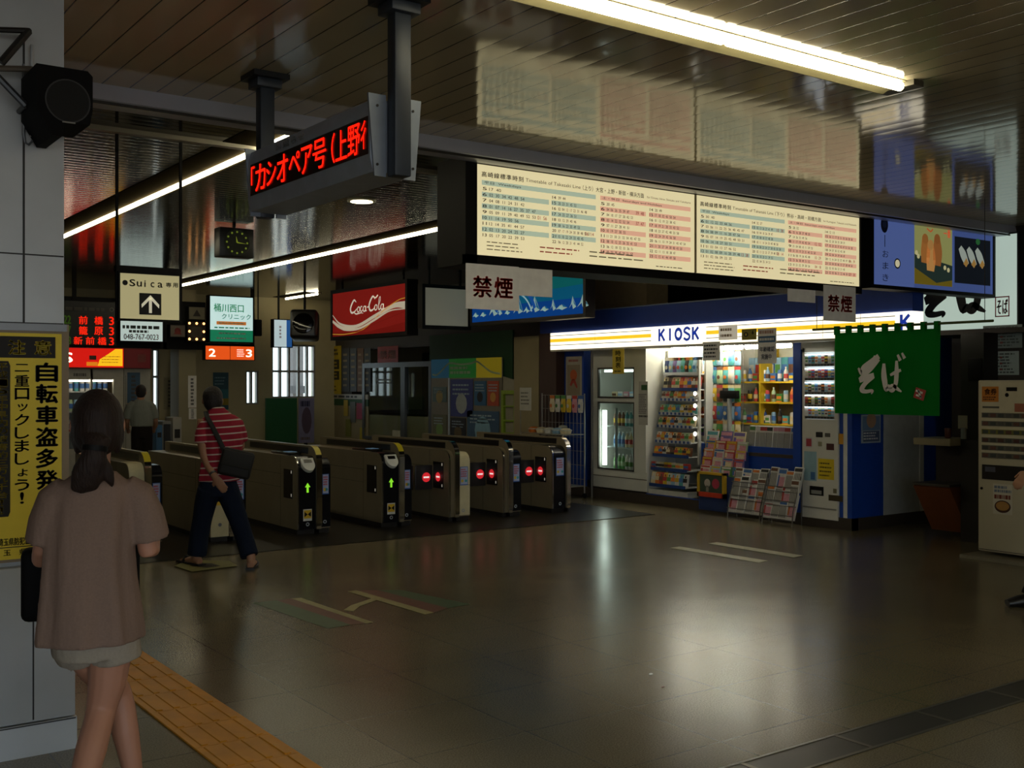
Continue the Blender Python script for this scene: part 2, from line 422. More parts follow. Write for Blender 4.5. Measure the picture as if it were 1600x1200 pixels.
# pillar on the left
PY = 4.9; px1 = on_y(100, 600, PY).x
PIL = M('#b4b8ba', .38, .2, scale=5, var=.06)
pl = MB(); pl.box(px1 - 1.1, px1, PY, PY + .8, 0, CEIL, PIL)
struct('pillar_1', pl, 'brushed grey metal pillar at the left')
bx1 = on_y(118, 600, PY - .05).x
pb = MB(); pb.rbox(px1 - 1.15, bx1, PY - .05, PY + .85, .14, .79, PIL, .006).box(px1 - 1.16, bx1 + .005, PY - .055, PY + .86, 0, .135, PIL)
s0 = on_y(52, 600, PY - .05).x
pb.box(s0 - .003, s0 + .003, PY - .053, PY - .049, .15, .78, DARK).box(bx1 - .3, bx1, PY - .057, PY - .05, .128, .133, DARK)
struct('trim_9', pb, 'wider grey panel base of the left pillar')
sm = MB(); s1 = on_y(37, 600, PY).x
for z in (on_y(50, 505, PY).z, on_y(50, 398, PY).z): sm.box(px1 - 1.0, px1 - .002, PY - .003, PY, z - .003, z + .003, DARK)
sm.box(s1 - .004, s1 + .004, PY - .004, PY, .8, 3.0, DARK)
struct('trim_10', sm, 'panel joints of the left pillar')
# worn floor markings
fm = MB(); YP = M('#a79f6a', .4, var=.15); RP = M('#6b3524', .4, var=.15); GP = M('#3d5a35', .4, var=.15)
def fq(pts, mat, z):
    P = [on_z(px, py, z) for px, py in pts]; fm.add([tuple(p) for p in P], [list(range(len(P)))], mat)
fq([(455, 935), (470, 934), (583, 972), (572, 974)], YP, .003); fq([(543, 924), (556, 922), (678, 957), (664, 960)], YP, .003)
fq([(432, 938), (455, 935), (572, 974), (548, 976)], RP, .002); fq([(556, 922), (590, 922), (700, 950), (678, 957)], RP, .002)
fq([(395, 942), (432, 938), (548, 976), (512, 982)], GP, .002); fq([(590, 922), (628, 922), (735, 944), (700, 950)], GP, .002)
fq([(537, 953), (548, 946), (580, 935), (590, 937), (562, 947), (552, 955)], YP, .003)
fq([(1047, 856), (1062, 854), (1200, 876), (1186, 879)], YP, .003); fq([(1106, 849), (1120, 847), (1255, 868), (1240, 871)], YP, .003)
fq([(272, 884), (295, 875), (358, 876), (372, 884), (300, 893)], M('#85804a', .4, var=.15), .008)
fq([(296, 884), (308, 880), (330, 880), (345, 884), (322, 887)], DARK, .009)
struct('floor_marking', fm, 'worn yellow, red and green arrow markings on the floor')
lt = MB(); q = on_z(1017, 1053, .004); lt.ball((q.x, q.y, .004), .012, .008, .004, WHITE, 8)
tag(lt.build('paper_scrap'), 'tiny white paper scrap on the brown floor tiles', 'litter')
lt = MB(); q = on_z(1036, 1073, .004); lt.ball((q.x, q.y, .004), .013, .005, .003, M('#6b3b1c'), 8)
tag(lt.build('dry_leaf'), 'small brown leaf scrap beside the white paper scrap', 'litter')

# ------------------------------------------------------------------ lamps
TUBE = M('#fff3cc', .5, 0, 14.0, 0); HOUS = M('#8f8868', .5)
def tube_lamp(label, x0, y0, x1, y1, n, near=1, k=1.0):
    """Surface fitting: open tube with a shallow sloped reflector along one side, or an added matte plate."""
    r = thing('fluorescent_lamp', label, 'ceiling lamp', (x0, y0, CEIL), math.atan2(y1 - y0, x1 - x0))
    L = math.hypot(x1 - x0, y1 - y0); q = near * k
    pr = [(.022 * q, 0), (.022 * q, -.004), (-.03 * q, -.004), (-.10 * q, -.034 * k), (-.11 * q, -.032 * k), (-.12 * q, 0)]
    if k == 1.0: pr = [(.26 * q, 0), (.26 * q, -.004), (-.06 * q, -.004), (-.07 * q, -.02), (-.075 * q, 0)]  # wide matte plate added to keep the tube's reflection off the glossy ceiling
    MB().prism(pr, 'x', 0, L, HOUS if k > 1 else M('#2b261c', .95, spec=0.0)).build('housing_or_matte_plate', r)
    for j in range(n):
        MB().cyl((j * L / n + .02, 0, -.024 * k), ((j + 1) * L / n - .02, 0, -.024 * k), .020 * k, TUBE, 10).build('lamp_tube', r)
    return r
a = on_z(765, 0, 3.12); b = on_z(1432, 145, 3.12); lampy = (a.y + b.y) / 2
r = tube_lamp('long bare fluorescent trough lamp above the lit timetable board', a.x - .1, lampy, b.x, lampy, 2, -1, 1.25)
L = b.x - a.x + .1; MB().box(L, L + .09, -.07, .16, -.03, 0, M('#4b4636')).build('end_cap', r)
a = on_z(405, 235, 3.13); b = on_z(98, 382, 3.13); mx = (a.x + b.x) / 2
tube_lamp('row of fluorescent tubes running back from the red display sign', mx, a.y - .6, mx, 15.5, 5)
a = on_z(718, 353, 3.13); b = on_z(283, 453, 3.13); mx2 = (a.x + b.x) / 2
tube_lamp('long row of fluorescent tubes over the ticket gates', mx2, a.y - 1.6, mx2, 18.3, 6)
tube_lamp('short far tube above the hanging monitor', 8.6, 18.0, 8.6, 19.4, 1)
# unseen ceiling lamps added behind and beside the camera to raise the light
tube_lamp('unseen fluorescent lamp added over the entrance end of the hall', -1.5, -3.0, 3.5, -3.0, 2, -1, 1.25)
tube_lamp('unseen fluorescent lamp added over the hall behind the viewer', 3.0, .2, 8.0, .2, 2, -1, 1.25)
r = thing('downlight', 'round recessed downlight between the display sign and the timetable', 'ceiling lamp', tuple(on_z(565, 313, CEIL)))
MB().lathe([(.10, 0), (.13, 0), (.13, -.012), (.10, -.012)], (0, 0, 0), HOUS, 20).build('trim_ring', r)
MB().lathe([(.0, -.016), (.1, -.016), (.1, -.004), (.0, -.004)], (0, 0, 0), M('#ffeec2', .5, 0, 5, 0), 20).build('lamp_glass', r)
# ------------------------------------------------------------------ signs near the front
def sheet(name, label, cat, pos, rotz, group=None, draw=None, back=PAPER, t=.004):
    (loc, w, h) = pos
    mb = MB(); mb.box(0, w, 0, t, 0, h, back)
    if draw: draw(mb, w, h)
    o = mb.build(name, None, None, loc, rotz); tag(o, label, cat, group); return o
def lightbox(name, label, cat, pos, rotz, depth=.15, frame=.03, face=None, draw=None, fmat=BLACK, group=None, facename='face_panel', both=False):
    (loc, w, h) = pos
    r = thing(name, label, cat, loc, rotz, group)
    f = MB(); f.box(-frame, w + frame, .004, depth, -frame, h + frame, fmat)
    for a, b, c, d in ((-frame, 0, -frame, h + frame), (w, w + frame, -frame, h + frame), (0, w, -frame, 0), (0, w, h, h + frame)):
        f.box(a, b, -.012, .004, c, d, fmat)
    f.build('case', r)
    p = MB(); p.box(0, w, 0, .003, 0, h, face or glow('#ded8c2', .9))
    if draw: draw(p, w, h)
    p.build(facename, r, None)
    return r
# LED display hanging from the ceiling
FX = 2.22
yl, yr = on_x(392, 600, FX).y, on_x(583, 600, FX).y
LW = yl - yr; zb = 2.455; LH = .31
led = thing('display_sign', 'hanging grey display sign with scrolling red lettering', 'sign', (FX, yl, zb), TOX)
SIGNG = M('#a9b4c6', .45, .3)
b = MB(); b.prism([(0, 0), (.2, 0), (.215, .06), (.215, LH - .05), (.2, LH), (0, LH), (-.015, LH - .05), (-.015, .06)], 'x', 0, LW, SIGNG); b.build('case', led)
s = MB(); s.rect(.035, LW - .012, .075, LH - .072, M('#120605', .3), y=-.017); s.build('screen', led)
LEDR = M('#f52c12', .5, 0, .62, 0)
t = MB()
for ch, x0, x1, q0, q1 in (('「', .055, .10, .3, 1), ('カ', .115, .25, 0, 1), ('シ', .265, .39, .05, .95), ('オ', .405, .54, 0, 1), ('ペ', .555, .69, .15, .9), ('ア', .705, .83, 0, .95), ('号', .84, .985, 0, 1), ('（', 1.045, 1.08, 0, 1), ('上', 1.09, 1.205, .02, 1), ('野', 1.215, 1.335, 0, 1), ('彳', 1.345, 1.392, .1, 1)):
    k = (LW - .06) / 1.36; t.text(ch, x0 * k, x1 * k, .088 + q0 * .135, .088 + q1 * .135, LEDR, -.020, .004)
for q in range(6): t.rect(.045, .05, .09 + q * .022, .1 + q * .022, M('#5a0d08', .5, 0, .6, 0), -.019)
t.build('lettering', led, None)
t = MB(); t.text('お知らせ', LW * .27, LW * .52, LH - .058, LH - .018, M('#f4f6fa', .6), -.018, .02, 1.25); t.build('heading', led, None)
for x0 in (LW + .001, -.013):
    e = MB()
    for (ya, yb) in ((-.03, .055), (.145, .23)):
        e.prism([(ya, LH + .02), (yb, LH + .02), (yb, -.02), (ya + (.03 if ya < 0 else 0), -.02)] if ya < 0 else [(ya, LH + .02), (yb, LH + .02), (yb - .03, -.02), (ya, -.02)], 'x', x0, x0 + .012, M('#8b95a4', .4, .3))
        for z in (.03, LH - .03):
            e.cyl((x0 + .012 if x0 > 0 else x0, (ya + yb) / 2, z), (x0 + .016 if x0 > 0 else x0 - .004, (ya + yb) / 2, z), .006, DARK, 8)
    e.build('end_plate', led)
for x0 in (LW + .013, -.083):
    p = MB(); p.rbox(x0, x0 + .07, .06, .14, -.02, CEIL - zb - .03, M('#333a45', .45, .2), .006)
    p.rbox(x0 - .03, x0 + .10, .03, .17, CEIL - zb - .075, CEIL - zb - .028, M('#333a45', .45, .2), .005).box(x0 - .06, x0 + .13, 0, .2, CEIL - zb - .028, CEIL - zb, M('#1d2026', .45, .3))
    p.build('hanger_post', led)
# timetable board
TY = 6.3
xa, xb = on_y(745, 600, TY).x, on_y(1343, 600, TY).x
zt, zb_ = on_y(745, 255.6, TY).z, on_y(745, 397.5, TY).z
TW, TH = xb - xa, zt - zb_; XM = (on_y(1087, 600, TY).x - xa)
tt = thing('timetable_board', 'long lit train timetable board hanging below the ceiling beam', 'timetable', (xa, TY, zb_))
fr = MB(); m_ = .07
fr.box(-.1, TW + .02, .03, .36, -m_, TH + .05, BLACK).box(-.1, TW + .02, -.01, .03, -m_, -.004, BLACK).box(-.1, TW + .02, -.01, .03, TH + .004, TH + .05, BLACK).box(-.1, -.003, -.01, .03, -m_, TH + .05, BLACK).box(TW + .003, TW + .02, -.01, .03, -m_, TH + .05, BLACK)
fr.build('case', tt)
LIT = glow('#dccfa2', .76); G1 = glow('#a3b19a', .72); P1 = glow('#cf9f84', .78); TI = M('#3a3a32', .8, 0, 0, 0); TL = M('#8a8468', .8, 0, .2, 0); TR_ = M('#b4584a', .8, 0, .2, 0)
rt = random.Random(3)
def half(x0, w, heads, name, seed):
    p = MB(); p.box(x0, x0 + w, .004, .012, 0, TH, LIT)
    U = lambda u: x0 + u * w; V = lambda v: v * TH
    yy = .002
    p.text(heads[0], U(.02), U(.19), V(.865), V(.925), TI, yy, .02, 1.2)
    p.text(heads[1], U(.20), U(.44), V(.875), V(.915), TI, yy, .0)
    p.text(heads[2], U(.45), U(.74), V(.865), V(.925), TI, yy, .01)
    p.text(heads[3], U(.755), U(.98), V(.865), V(.90), TI, yy, .0)
    rr = random.Random(seed)
    def mins(n):
        q = sorted(rr.sample(range(1, 59), n)); return '  '.join('%02d' % v for v in q)
    for (a, b, mat, hd, cols) in ((.02, .51, G1, '平日  Weekdays', ((.02, .30), (.31, .51))), (.53, .98, P1, '土・休日  Saturdays and Holidays', ((.53, .75), (.765, .98)))):
        p.rect(U(a), U(b), V(.775), V(.83), mat, .003); p.text(hd, U(a + .01), U(a + (.16 if mat is G1 else .3)), V(.785), V(.82), TI, yy, .005)
        for ci, (c0, c1) in enumerate(cols):
            for k in range(9 + (mat is P1)):
                v1 = .765 - k * .064; v0 = v1 - .058
                if k % 2: p.rect(U(c0), U(c1), V(v0), V(v1), mat, .003)
                hr = 5 + k + ci * 9
                p.text(str(hr), U(c0 + .004), U(c0 + .02), V(v0 + .012), V(v1 - .012), TI, yy, .03)
                n = rr.choice([5, 6, 7, 8, 9, 6]) if k else 2
                p.text(mins(n), U(c0 + .03), U(c0 + .03 + n * (c1 - c0 - .04) / 10), V(v0 + .012), V(v1 - .012), TI, yy, .01)
                if rr.random() < .14: p.text(mins(2), U(c1 - .05), U(c1 - .01), V(v0 + .008), V(v1 - .008), TR_, yy, .01)
    p.lines(U(.04), U(.22), V(.05), V(.17), 3, TL, yy, .3).lines(U(.26), U(.45), V(.07), V(.17), 2, TR_, yy, .3).lines(U(.48), U(.76), V(.07), V(.17), 2, TL, yy, .3).lines(U(.80), U(.97), V(.03), V(.05), 1, TI, yy, .5)
    p.build(name, tt, None)
half(0, XM - .012, ('高崎線標準時刻', 'Timetable of Takasaki Line', '（上り）大宮・上野・新宿・横浜方面', 'for Omiya, Ueno, Shinjuku and Yokohama'), 'timetable_panel', 5)
half(XM + .012, TW - XM - .012, ('高崎線標準時刻', 'Timetable of Takasaki Line', '（下り）熊谷・高崎・前橋方面', 'for Kumagaya, Takasaki and Maebashi'), 'timetable_panel', 9)
MB().box(XM - .011, XM + .011, 0, .012, 0, TH, M('#a89c78', .5)).build('divider', tt)
# display with food pictures
def food(p, w, h):
    BL = glow('#46588f', .5)
    for s_ in ((0.01, .315),): p.rect(w * s_[0], w * s_[1], 0, h, glow('#50629a', .55))
    p.disc(w * .085, h * .87, h * .085, M('#1b2340', .6), -.003, rz=h * .12).disc(w * .085, h * .87, h * .05, M('#394878', .6), -.004, 16)
    for k, ch in enumerate('おまき'): p.text(ch, w * .07, w * .115, h * (.40 - k * .17), h * (.50 - k * .17), M('#171d38', .7), -.004, .0)
    p.rect(w * .085, w * .09, h * .55, h * .72, M('#171d38', .7), -.004)
    p.disc(w * .185, h * .33, h * .075, M('#141414', .6), -.003).disc(w * .185, h * .33, h * .055, glow('#c9c2a0', .6), -.004)
    p.rect(w * .32, w * .635, h * .06, h, glow('#8f9058', .55))
    p.poly([(w * .32, h * .3), (w * .635, h * .18), (w * .635, h * .06), (w * .32, h * .06)], glow('#6b5c1c', .5), -.0035)
    p.poly([(w * .32, h * .5), (w * .635, h * .38), (w * .635, h * .16), (w * .5, h * .1), (w * .32, h * .3)], glow('#26342f', .5), -.004)
    for cx, c0, c1, c in ((.405, .38, .74, '#94602f'), (.505, .36, .76, '#8a562c'), (.45, .27, .66, '#b08048')):
        p.stroke([(w * cx, h * c0), (w * (cx + .004), h * (c0 + c1) / 2), (w * cx, h * c1)], [w * .06, w * .075, w * .05], glow(c, .6), -.005); p.disc(w * cx, h * c1, w * .025, glow(c, .5), -.006)
    p.stroke([(w * .42, h * .9), (w * .45, h * .86), (w * .47, h * .9)], [w * .008] * 3, glow('#b3542c', .6), -.005).text('一番', w * .56, w * .62, h * .8, h * .92, glow('#b3442c', .6), -.005, .01)
    for (dx, dz) in ((.335, .52), (.35, .47), (.57, .34), (.60, .31)): p.disc(w * dx, h * dz, w * .012, glow('#b9b285', .6), -.006, 10)
    p.rect(w * .645, w * .99, 0, h, BL); p.rect(w * .655, w * .975, h * .13, h * .84, glow('#161a20', .5), -.004)
    p.rect(w * .32, w * .99, 0, h * .06, BL, -.003)
    for k, cx in enumerate((.73, .80, .875)):
        p.stroke([(w * (cx - .03), h * .68), (w * cx, h * .57), (w * (cx + .035), h * .42)], [w * .03, w * .05, w * .035], glow('#9aa39a', .55), -.006)
        p.stroke([(w * (cx + .012), h * .48), (w * (cx + .035), h * .42)], [w * .04, w * .03], glow('#a0793f', .5), -.007)
    p.disc(w * .86, h * .8, w * .02, glow('#2f6a3a', .4), -.006, 10, h * .05)
xa2, xb2 = on_y(1364, 600, TY).x, on_y(1551, 600, TY).x
z1_, z0_ = on_y(1364, 334, TY).z, on_y(1364, 444, TY).z
lightbox('advert_screen', 'blue lit food advert screen beside the timetable board', 'screen', ((xa2, TY, z0_), xb2 - xa2, z1_ - z0_), 0, .16, .035, glow('#46588f', .62), food, BLACK, facename='picture_panel')
scr = [o for o in COL.objects if o.name == 'advert_screen'][0]
for fx in (.3, .8):
    x = (xb2 - xa2) * fx; MB().box(x - .03, x + .03, .05, .1, z1_ - z0_ + .035, CEIL - z0_, DARK).build('ceiling_bracket', scr)
# paper notices hanging from the timetable board
def kinen(mb, w, h):
    for k, ch in enumerate('禁煙'): mb.text(ch, w * (.13 + k * .40), w * (.47 + k * .40), h * .27, h * .73, M('#c02a20', .7, var=0), -.003, .035)
tag_ = 'paper notices under the timetable'
sheet('paper_notice', 'white sheet with red no smoking characters below the left end of the timetable', 'notice', face_y(TY - .013, 728, 811, 414, 484), 0, tag_, kinen)
sheet('paper_notice', 'blank white sheet next to the left no smoking sheet', 'notice', face_y(TY - .006, 806, 863, 416, 463), 0, tag_)
sheet('paper_notice', 'small blank sheet below the right half of the timetable', 'notice', face_y(TY - .006, 1231, 1274, 442, 472), 0, tag_)
sheet('paper_notice', 'small sheet with red no smoking characters in front of the kiosk fascia', 'notice', face_y(TY - .015, 1287, 1337, 447, 502), 0, tag_, kinen)
# yellow bicycle theft poster on the pillar
bd = MB(); bd.box(-.30, 0, 0, .02, 0, 1.0, M('#8a7a62', .6)).box(-.30, -.03, -.003, 0, .96, 1.0, M('#8a8d90', .4, .4))
loc, w, h = face_y(PY - .03, -55, 108, 505, 878)
r = thing('poster_board', 'narrow tan board behind the yellow poster on the pillar', 'board', (loc[0], PY - .028, loc[2]))
MB().box(0, w, 0, .02, 0, h, M('#8f7c62', .6)).build('backing_board', r); MB().box(0, w - .01, -.006, 0, h - .03, h, M('#85888c', .4, .4)).build('top_rail', r)
def bike(mb, w, h):
    K = M('#17130f', .7, var=0); Yc = M('#d9bd22', .6, var=.03)
    mb.rect(w * .30, w * .93, h * .89, h * .985, K, -.002)
    z = [w * .30 + k * w * .0315 for k in range(21)]
    mb.text('注', w * .42, w * .60, h * .905, h * .968, Yc, -.004, .03).text('意', w * .70, w * .88, h * .905, h * .968, Yc, -.004, .03)
    mb.vtext('自転車盗多発!', w * .72, w * .95, h * .20, h * .875, K, -.003, .045)
    mb.vtext('二重ロックしましょう!', w * .49, w * .64, h * .24, h * .875, K, -.003, .03)
    mb.poly([(w * .27, h * .19), (w * .42, h * .19), (w * .44, h * .21), (w * .44, h * .855), (w * .42, h * .875), (w * .27, h * .875), (w * .25, h * .855), (w * .25, h * .21)], K, -.002)
    mb.vtext('平成15年中県内の被害約三万九千台!!', w * .29, w * .41, h * .2, h * .868, Yc, -.004, .02)
    mb.text('社団法人埼玉県防犯協会連合会', w * .08, w * .88, h * .062, h * .095, K, -.003, .02).text('埼　玉　県　警　察', w * .2, w * .95, h * .018, h * .045, K, -.003, .02)
    mb.rect(w * .05, w * .95, h * .052, h * .056, K, -.003)
loc, w, h = face_y(PY - .045, -50, 97, 520, 874)
sheet('yellow_poster', 'tall yellow bicycle theft warning poster on the grey pillar', 'poster', ((loc[0], PY - .038, loc[2]), w, h), 0, None, bike, M('#e8cc38', .6, var=.05))
# speaker and brackets on the pillar
sp = thing('loudspeaker', 'black loudspeaker box fixed high on the grey pillar', 'speaker', (on_y(57, 600, PY - .3).x, PY - .3, on_y(57, 208, PY - .3).z))
loc, w, h = face_y(PY - .3, 57, 145, 100, 208)
c = MB(); c.prism([(0, .1), (.06, 0), (w * .45, 0), (w * .5, .06), (w * .95, .06), (w, .12), (w, h - .02), (w - .02, h), (0, h)], 'y', 0, .28, M('#070606', .8, spec=.2)); c.build('cabinet', sp)
g = MB(); g.disc(w * .55, h * .52, .085, M('#060505', .8), -.003, 28).disc(w * .55, h * .52, .088, M('#1c1918', .5), -.004, 28, r0=.082); g.build('speaker_grille', sp)
MB().box(w * .45, w * .68, -.006, -.003, h * .2, h * .22, M('#7d7a74', .4)).build('name_plate', sp)
MB().box(w * .3, w * .5, .26, .30, h * .4, h * .7, DARK).build('wall_bracket', sp)
br = thing('wall_bracket', 'dark square steel bracket high on the pillar beside the loudspeaker', 'bracket', (0, 0, 0))
k = MB(); q = lambda px, py, dy=.12: tuple(on_y(px, py, PY - dy))
k.tube([q(-40, 45), q(45, 48)], .012, DARK).tube([q(45, 48), q(2, 98)], .016, DARK).tube([q(-40, 106), q(50, 108)], .013, M('#6b6258', .4, .5)).tube([q(-5, 118), q(40, 165)], .014, M('#4b4d50', .4, .5))
k.build('bracket_bars', br)
for a in (q(45, 48), q(50, 108), q(40, 165)): MB().cyl(a, (a[0], PY, a[2]), .012, DARK).build('bracket_stub', br)
cp = MB(); cp.tube([q(37, 100, .02), q(37, 210, .02), q(39, 222, .02), q(45, 226, .02), q(51, 220, .02), q(52, 212, .02)], .006, M('#6f7378', .4, .3), 8)
cp.tube([q(50, 70, .03), q(50, 120, .03), q(50, 214, .03)], [.007, .008, .009], M('#a9adb0', .4, .3), 8)
tag(cp.build('conduit_pipe'), 'hooked grey conduit pipe running down the pillar', 'pipe')
# lane sign with up arrow
SY = 7.2
lp = face_y(SY, 187, 280, 429, 499)
def suica(mb, w, h):
    K = M('#22221d', .7, var=0); Gc = M('#8f8b72', .7, var=0)
    mb.disc(w * .085, h * .79, w * .045, K, -.004, 14)
    for ch, x0, x1, z0, z1, c in (('S', .16, .25, .72, .87, K), ('u', .28, .36, .72, .83, K), ('i', .405, .425, .72, .86, Gc), ('c', .51, .57, .72, .83, Gc), ('a', .63, .71, .72, .83, K), ('専', .77, .86, .74, .84, K), ('用', .89, .97, .74, .84, K)): mb.text(ch, w * x0, w * x1, h * z0, h * z1, c, -.004, .035)
    mb.rect(w * .32, w * .69, h * .1, h * .58, K, -.003)
    A = glow('#cfcab0', .5); cx = w * .505
    mb.rect(cx - w * .025, cx + w * .025, h * .14, h * .48, A, -.005)
    mb.poly([(cx, h * .54), (cx + w * .15, h * .33), (cx + w * .145, h * .25), (cx, h * .45)], A, -.005).poly([(cx, h * .54), (cx, h * .45), (cx - w * .145, h * .25), (cx - w * .15, h * .33)], A, -.005)
r = lightbox('lane_sign', 'pale hanging lane sign with white arrow in a black square', 'sign', lp, 0, .06, .012, glow('#b5ac80', .55), suica, BLACK)
w, h = lp[1], lp[2]
for x in (-.02, w + .008): MB().box(x, x + .016, .01, .03, -.02, CEIL - .03 - lp[0][2], BLACK).build('hanging_rod', r)
MB().box(-.02, w + .02, .0, .06, h + .012, h + .05, BLACK).build('top_bar', r)
# hanging clock
CY = 10.8
loc, w, h = face_y(CY, 343, 397, 356, 402)
ck = thing('hanging_clock', 'square black hanging clock with green numerals and hands', 'clock', loc)
MB().rbox(0, w, 0, .16, 0, h, M('#0d0e0b', .4), .012).build('housing', ck)
d = MB(); GN = M('#6a7c22', .5, 0, .5, 0); d.disc(w / 2, h / 2, h * .45, M('#141a0c', .4), -.003, 32)
for k in range(12):
    a = k * math.pi / 6; d.disc(w / 2 + math.sin(a) * h * .36, h / 2 + math.cos(a) * h * .36, h * .035, GN, -.005, 8)
d.build('dial', ck, None)
d = MB()
for a, l, t_ in ((math.radians(95), .34, .02), (math.radians(-10), .22, .03)):
    s_, c_ = math.sin(a), math.cos(a)
    d.poly([(w / 2 - c_ * h * t_, h / 2 + s_ * h * t_), (w / 2 + s_ * h * l, h / 2 + c_ * h * l), (w / 2 + c_ * h * t_, h / 2 - s_ * h * t_)], M('#8b9a2c', .5, 0, .35, 0), -.007)
d.build('hands', ck, None)
MB().cyl((w / 2, .08, h), (w / 2, .08, CEIL - loc[2]), .018, BLACK).build('hanging_rod', ck)

# ------------------------------------------------------------------ far sign row
GY = 18.5
fr = thing('sign_gantry', 'long black frame carrying the far row of hanging signs', 'frame', (0, GY + .02, 0))
xg0, xg1 = on_y(40, 600, GY).x, on_y(402, 600, GY).x; zg = on_y(250, 545, GY).z
g = MB(); g.box(xg0, xg1, .12, .16, zg, zg + .12, BLACK).box(xg0, on_y(326, 600, GY).x, .13, .16, zg + .12, on_y(200, 466, GY).z, BLACK); g.build('back_panel', fr)
for px in (120, 262, 400):
    x = on_y(px, 600, GY).x; MB().box(x - .03, x + .03, .12, .17, zg, CEIL, BLACK).build('hanger', fr)
def departures(mb, w, h):
    R_ = M('#e83a16', .5, 0, .32, 0); G_ = M('#3d5a14', .5, 0, .35, 0)
    for k, nm in enumerate(('前橋', '籠原', '新前橋')):
        z1 = h * (.66 - k * .24); z0 = z1 - h * .19
        xs_ = (.62, .80) if len(nm) == 2 else (.56, .70, .84)
        for ch, x in zip(nm, xs_): mb.text(ch, w * (x - .055), w * (x + .045), z0, z1, R_, -.004, .03)
        mb.text('3', w * .92, w * .975, z0, z1, R_, -.004, .03)
        mb.text('%d:%02d' % (14 + k // 2, (22, 47, 8)[k]), w * .30, w * .47, z0, z1, G_, -.004, .03)
    mb.lines(w * .3, w * .9, h * .76, h * .88, 1, M('#4b4740', .6), -.004, .6).disc(w * .95, h * .83, h * .05, M('#6b675c', .5), -.004, 16, r0=h * .035)
lightbox('departure_board', 'dark departure board with red and green glowing rows in the far sign row', 'display', face_y(GY, 45, 181, 470, 538), 0, .15, .02, M('#0a0908', .4), departures, BLACK)
def phone(mb, w, h):
    K = M('#3c4747', .7, var=0); mb.lines(w * .06, w * .95, h * .40, h * .90, 6, M('#9aaaa8', .7, 0, .3, 0), -.003, .4)
    mb.lines(w * .05, w * .95, h * .15, h * .21, 1, K, -.003, .7).text('048-767-0023', w * .08, w * .9, h * .02, h * .09, M('#7a4a46', .7, var=0), -.003, .02)
    mb.lines(w * .2, w * .8, h * .105, h * .145, 1, K, -.003, .8)
lightbox('lit_sign', 'white lit advert sign just behind the lane arrow sign', 'sign', face_y(GY, 188, 254, 413, 533), 0, .15, .012, glow('#b4c4bf', .7), phone, BLACK)
def tri(mb, w, h):
    mb.poly([(w * .25, h * .25), (w * .75, h * .25), (w * .5, h * .8)], M('#2a2622', .6, var=0), -.004)
lightbox('warning_sign', 'small framed sign with dark triangle above the bulb-lit sign', 'sign', face_y(GY, 295, 320, 480, 499), 0, .15, .008, M('#6e6a58', .5), tri, BLACK)
def bulbs(mb, w, h):
    mb.rect(w * .2, w * .8, h * .2, h * .75, M('#3d3a33', .5), -.003)
    for x, z in ((.1, .1), (.5, .1), (.9, .1), (.1, .5), (.9, .5), (.5, .92), (.9, .92), (.1, .92)): mb.ball((w * x, -.01, h * z), .022, .022, .022, M('#ffb46a', .5, 0, 3, 0), 8)
lightbox('bulb_sign', 'small dark sign ringed by glowing orange bulbs', 'sign', face_y(GY, 293, 321, 503, 533), 0, .15, .006, M('#1b1815', .5), bulbs, BLACK)
def redic(mb, w, h): mb.disc(w * .5, h * .5, h * .28, M('#6b1c1a', .6), -.004, 14).poly([(w * .2, h * .2), (w * .8, h * .2), (w * .5, h * .6)], M('#7b2a24', .6), -.005)
lightbox('warning_sign', 'small framed sign with dull red symbol left of the bulb-lit sign', 'sign', face_y(GY, 266, 289, 508, 526), 0, .15, .008, M('#6b6258', .5), redic, BLACK)
def clinic(mb, w, h):
    G_ = M('#1d7a58', .6, 0, .35, 0)
    mb.rect(0, w, 0, h * .26, M('#1c8a62', .6, 0, .42, 0), -.002)
    mb.text('桶川西口', w * .09, w * .78, h * .66, h * .84, M('#3f9a70', .6, 0, .3, 0), -.004, .02).text('クリニック', w * .27, w * .95, h * .50, h * .62, G_, -.004, .015)
    mb.rect(w * .15, w * .84, h * .375, h * .45, M('#cc7a34', .6, 0, .5, 0), -.003).lines(w * .2, w * .8, h * .395, h * .43, 1, WHITE, -.004, .7)
    mb.lines(w * .1, w * .95, h * .29, h * .33, 1, G_, -.004, .7).lines(w * .2, w * .85, h * .16, h * .21, 1, WHITE, -.004, .6).lines(w * .15, w * .85, h * .05, h * .1, 1, WHITE, -.004, .6)
lightbox('clinic_sign', 'square white and green lit clinic sign in the far sign row', 'sign', face_y(GY, 328, 395, 464, 534), 0, .14, .02, glow('#b6d2cf', .88), clinic, BLACK)
def plat(mb, w, h):
    W_ = glow('#f4e8d8', .9)
    mb.text('2', w * .07, w * .2, h * .22, h * .78, W_, -.004, .02).text('3', w * .83, w * .95, h * .22, h * .78, W_, -.004, .02)
    mb.rect(w * .495, w * .505, 0, h, M('#5a1c06', .6), -.004).lines(w * .64, w * .8, h * .2, h * .82, 4, W_, -.004, .45)
lightbox('platform_sign', 'orange lit platform sign numbered 2 and 3 under the clinic sign', 'sign', face_y(GY, 321, 397, 541, 562), 0, .12, .012, glow('#e0521a', .8), plat, BLACK)
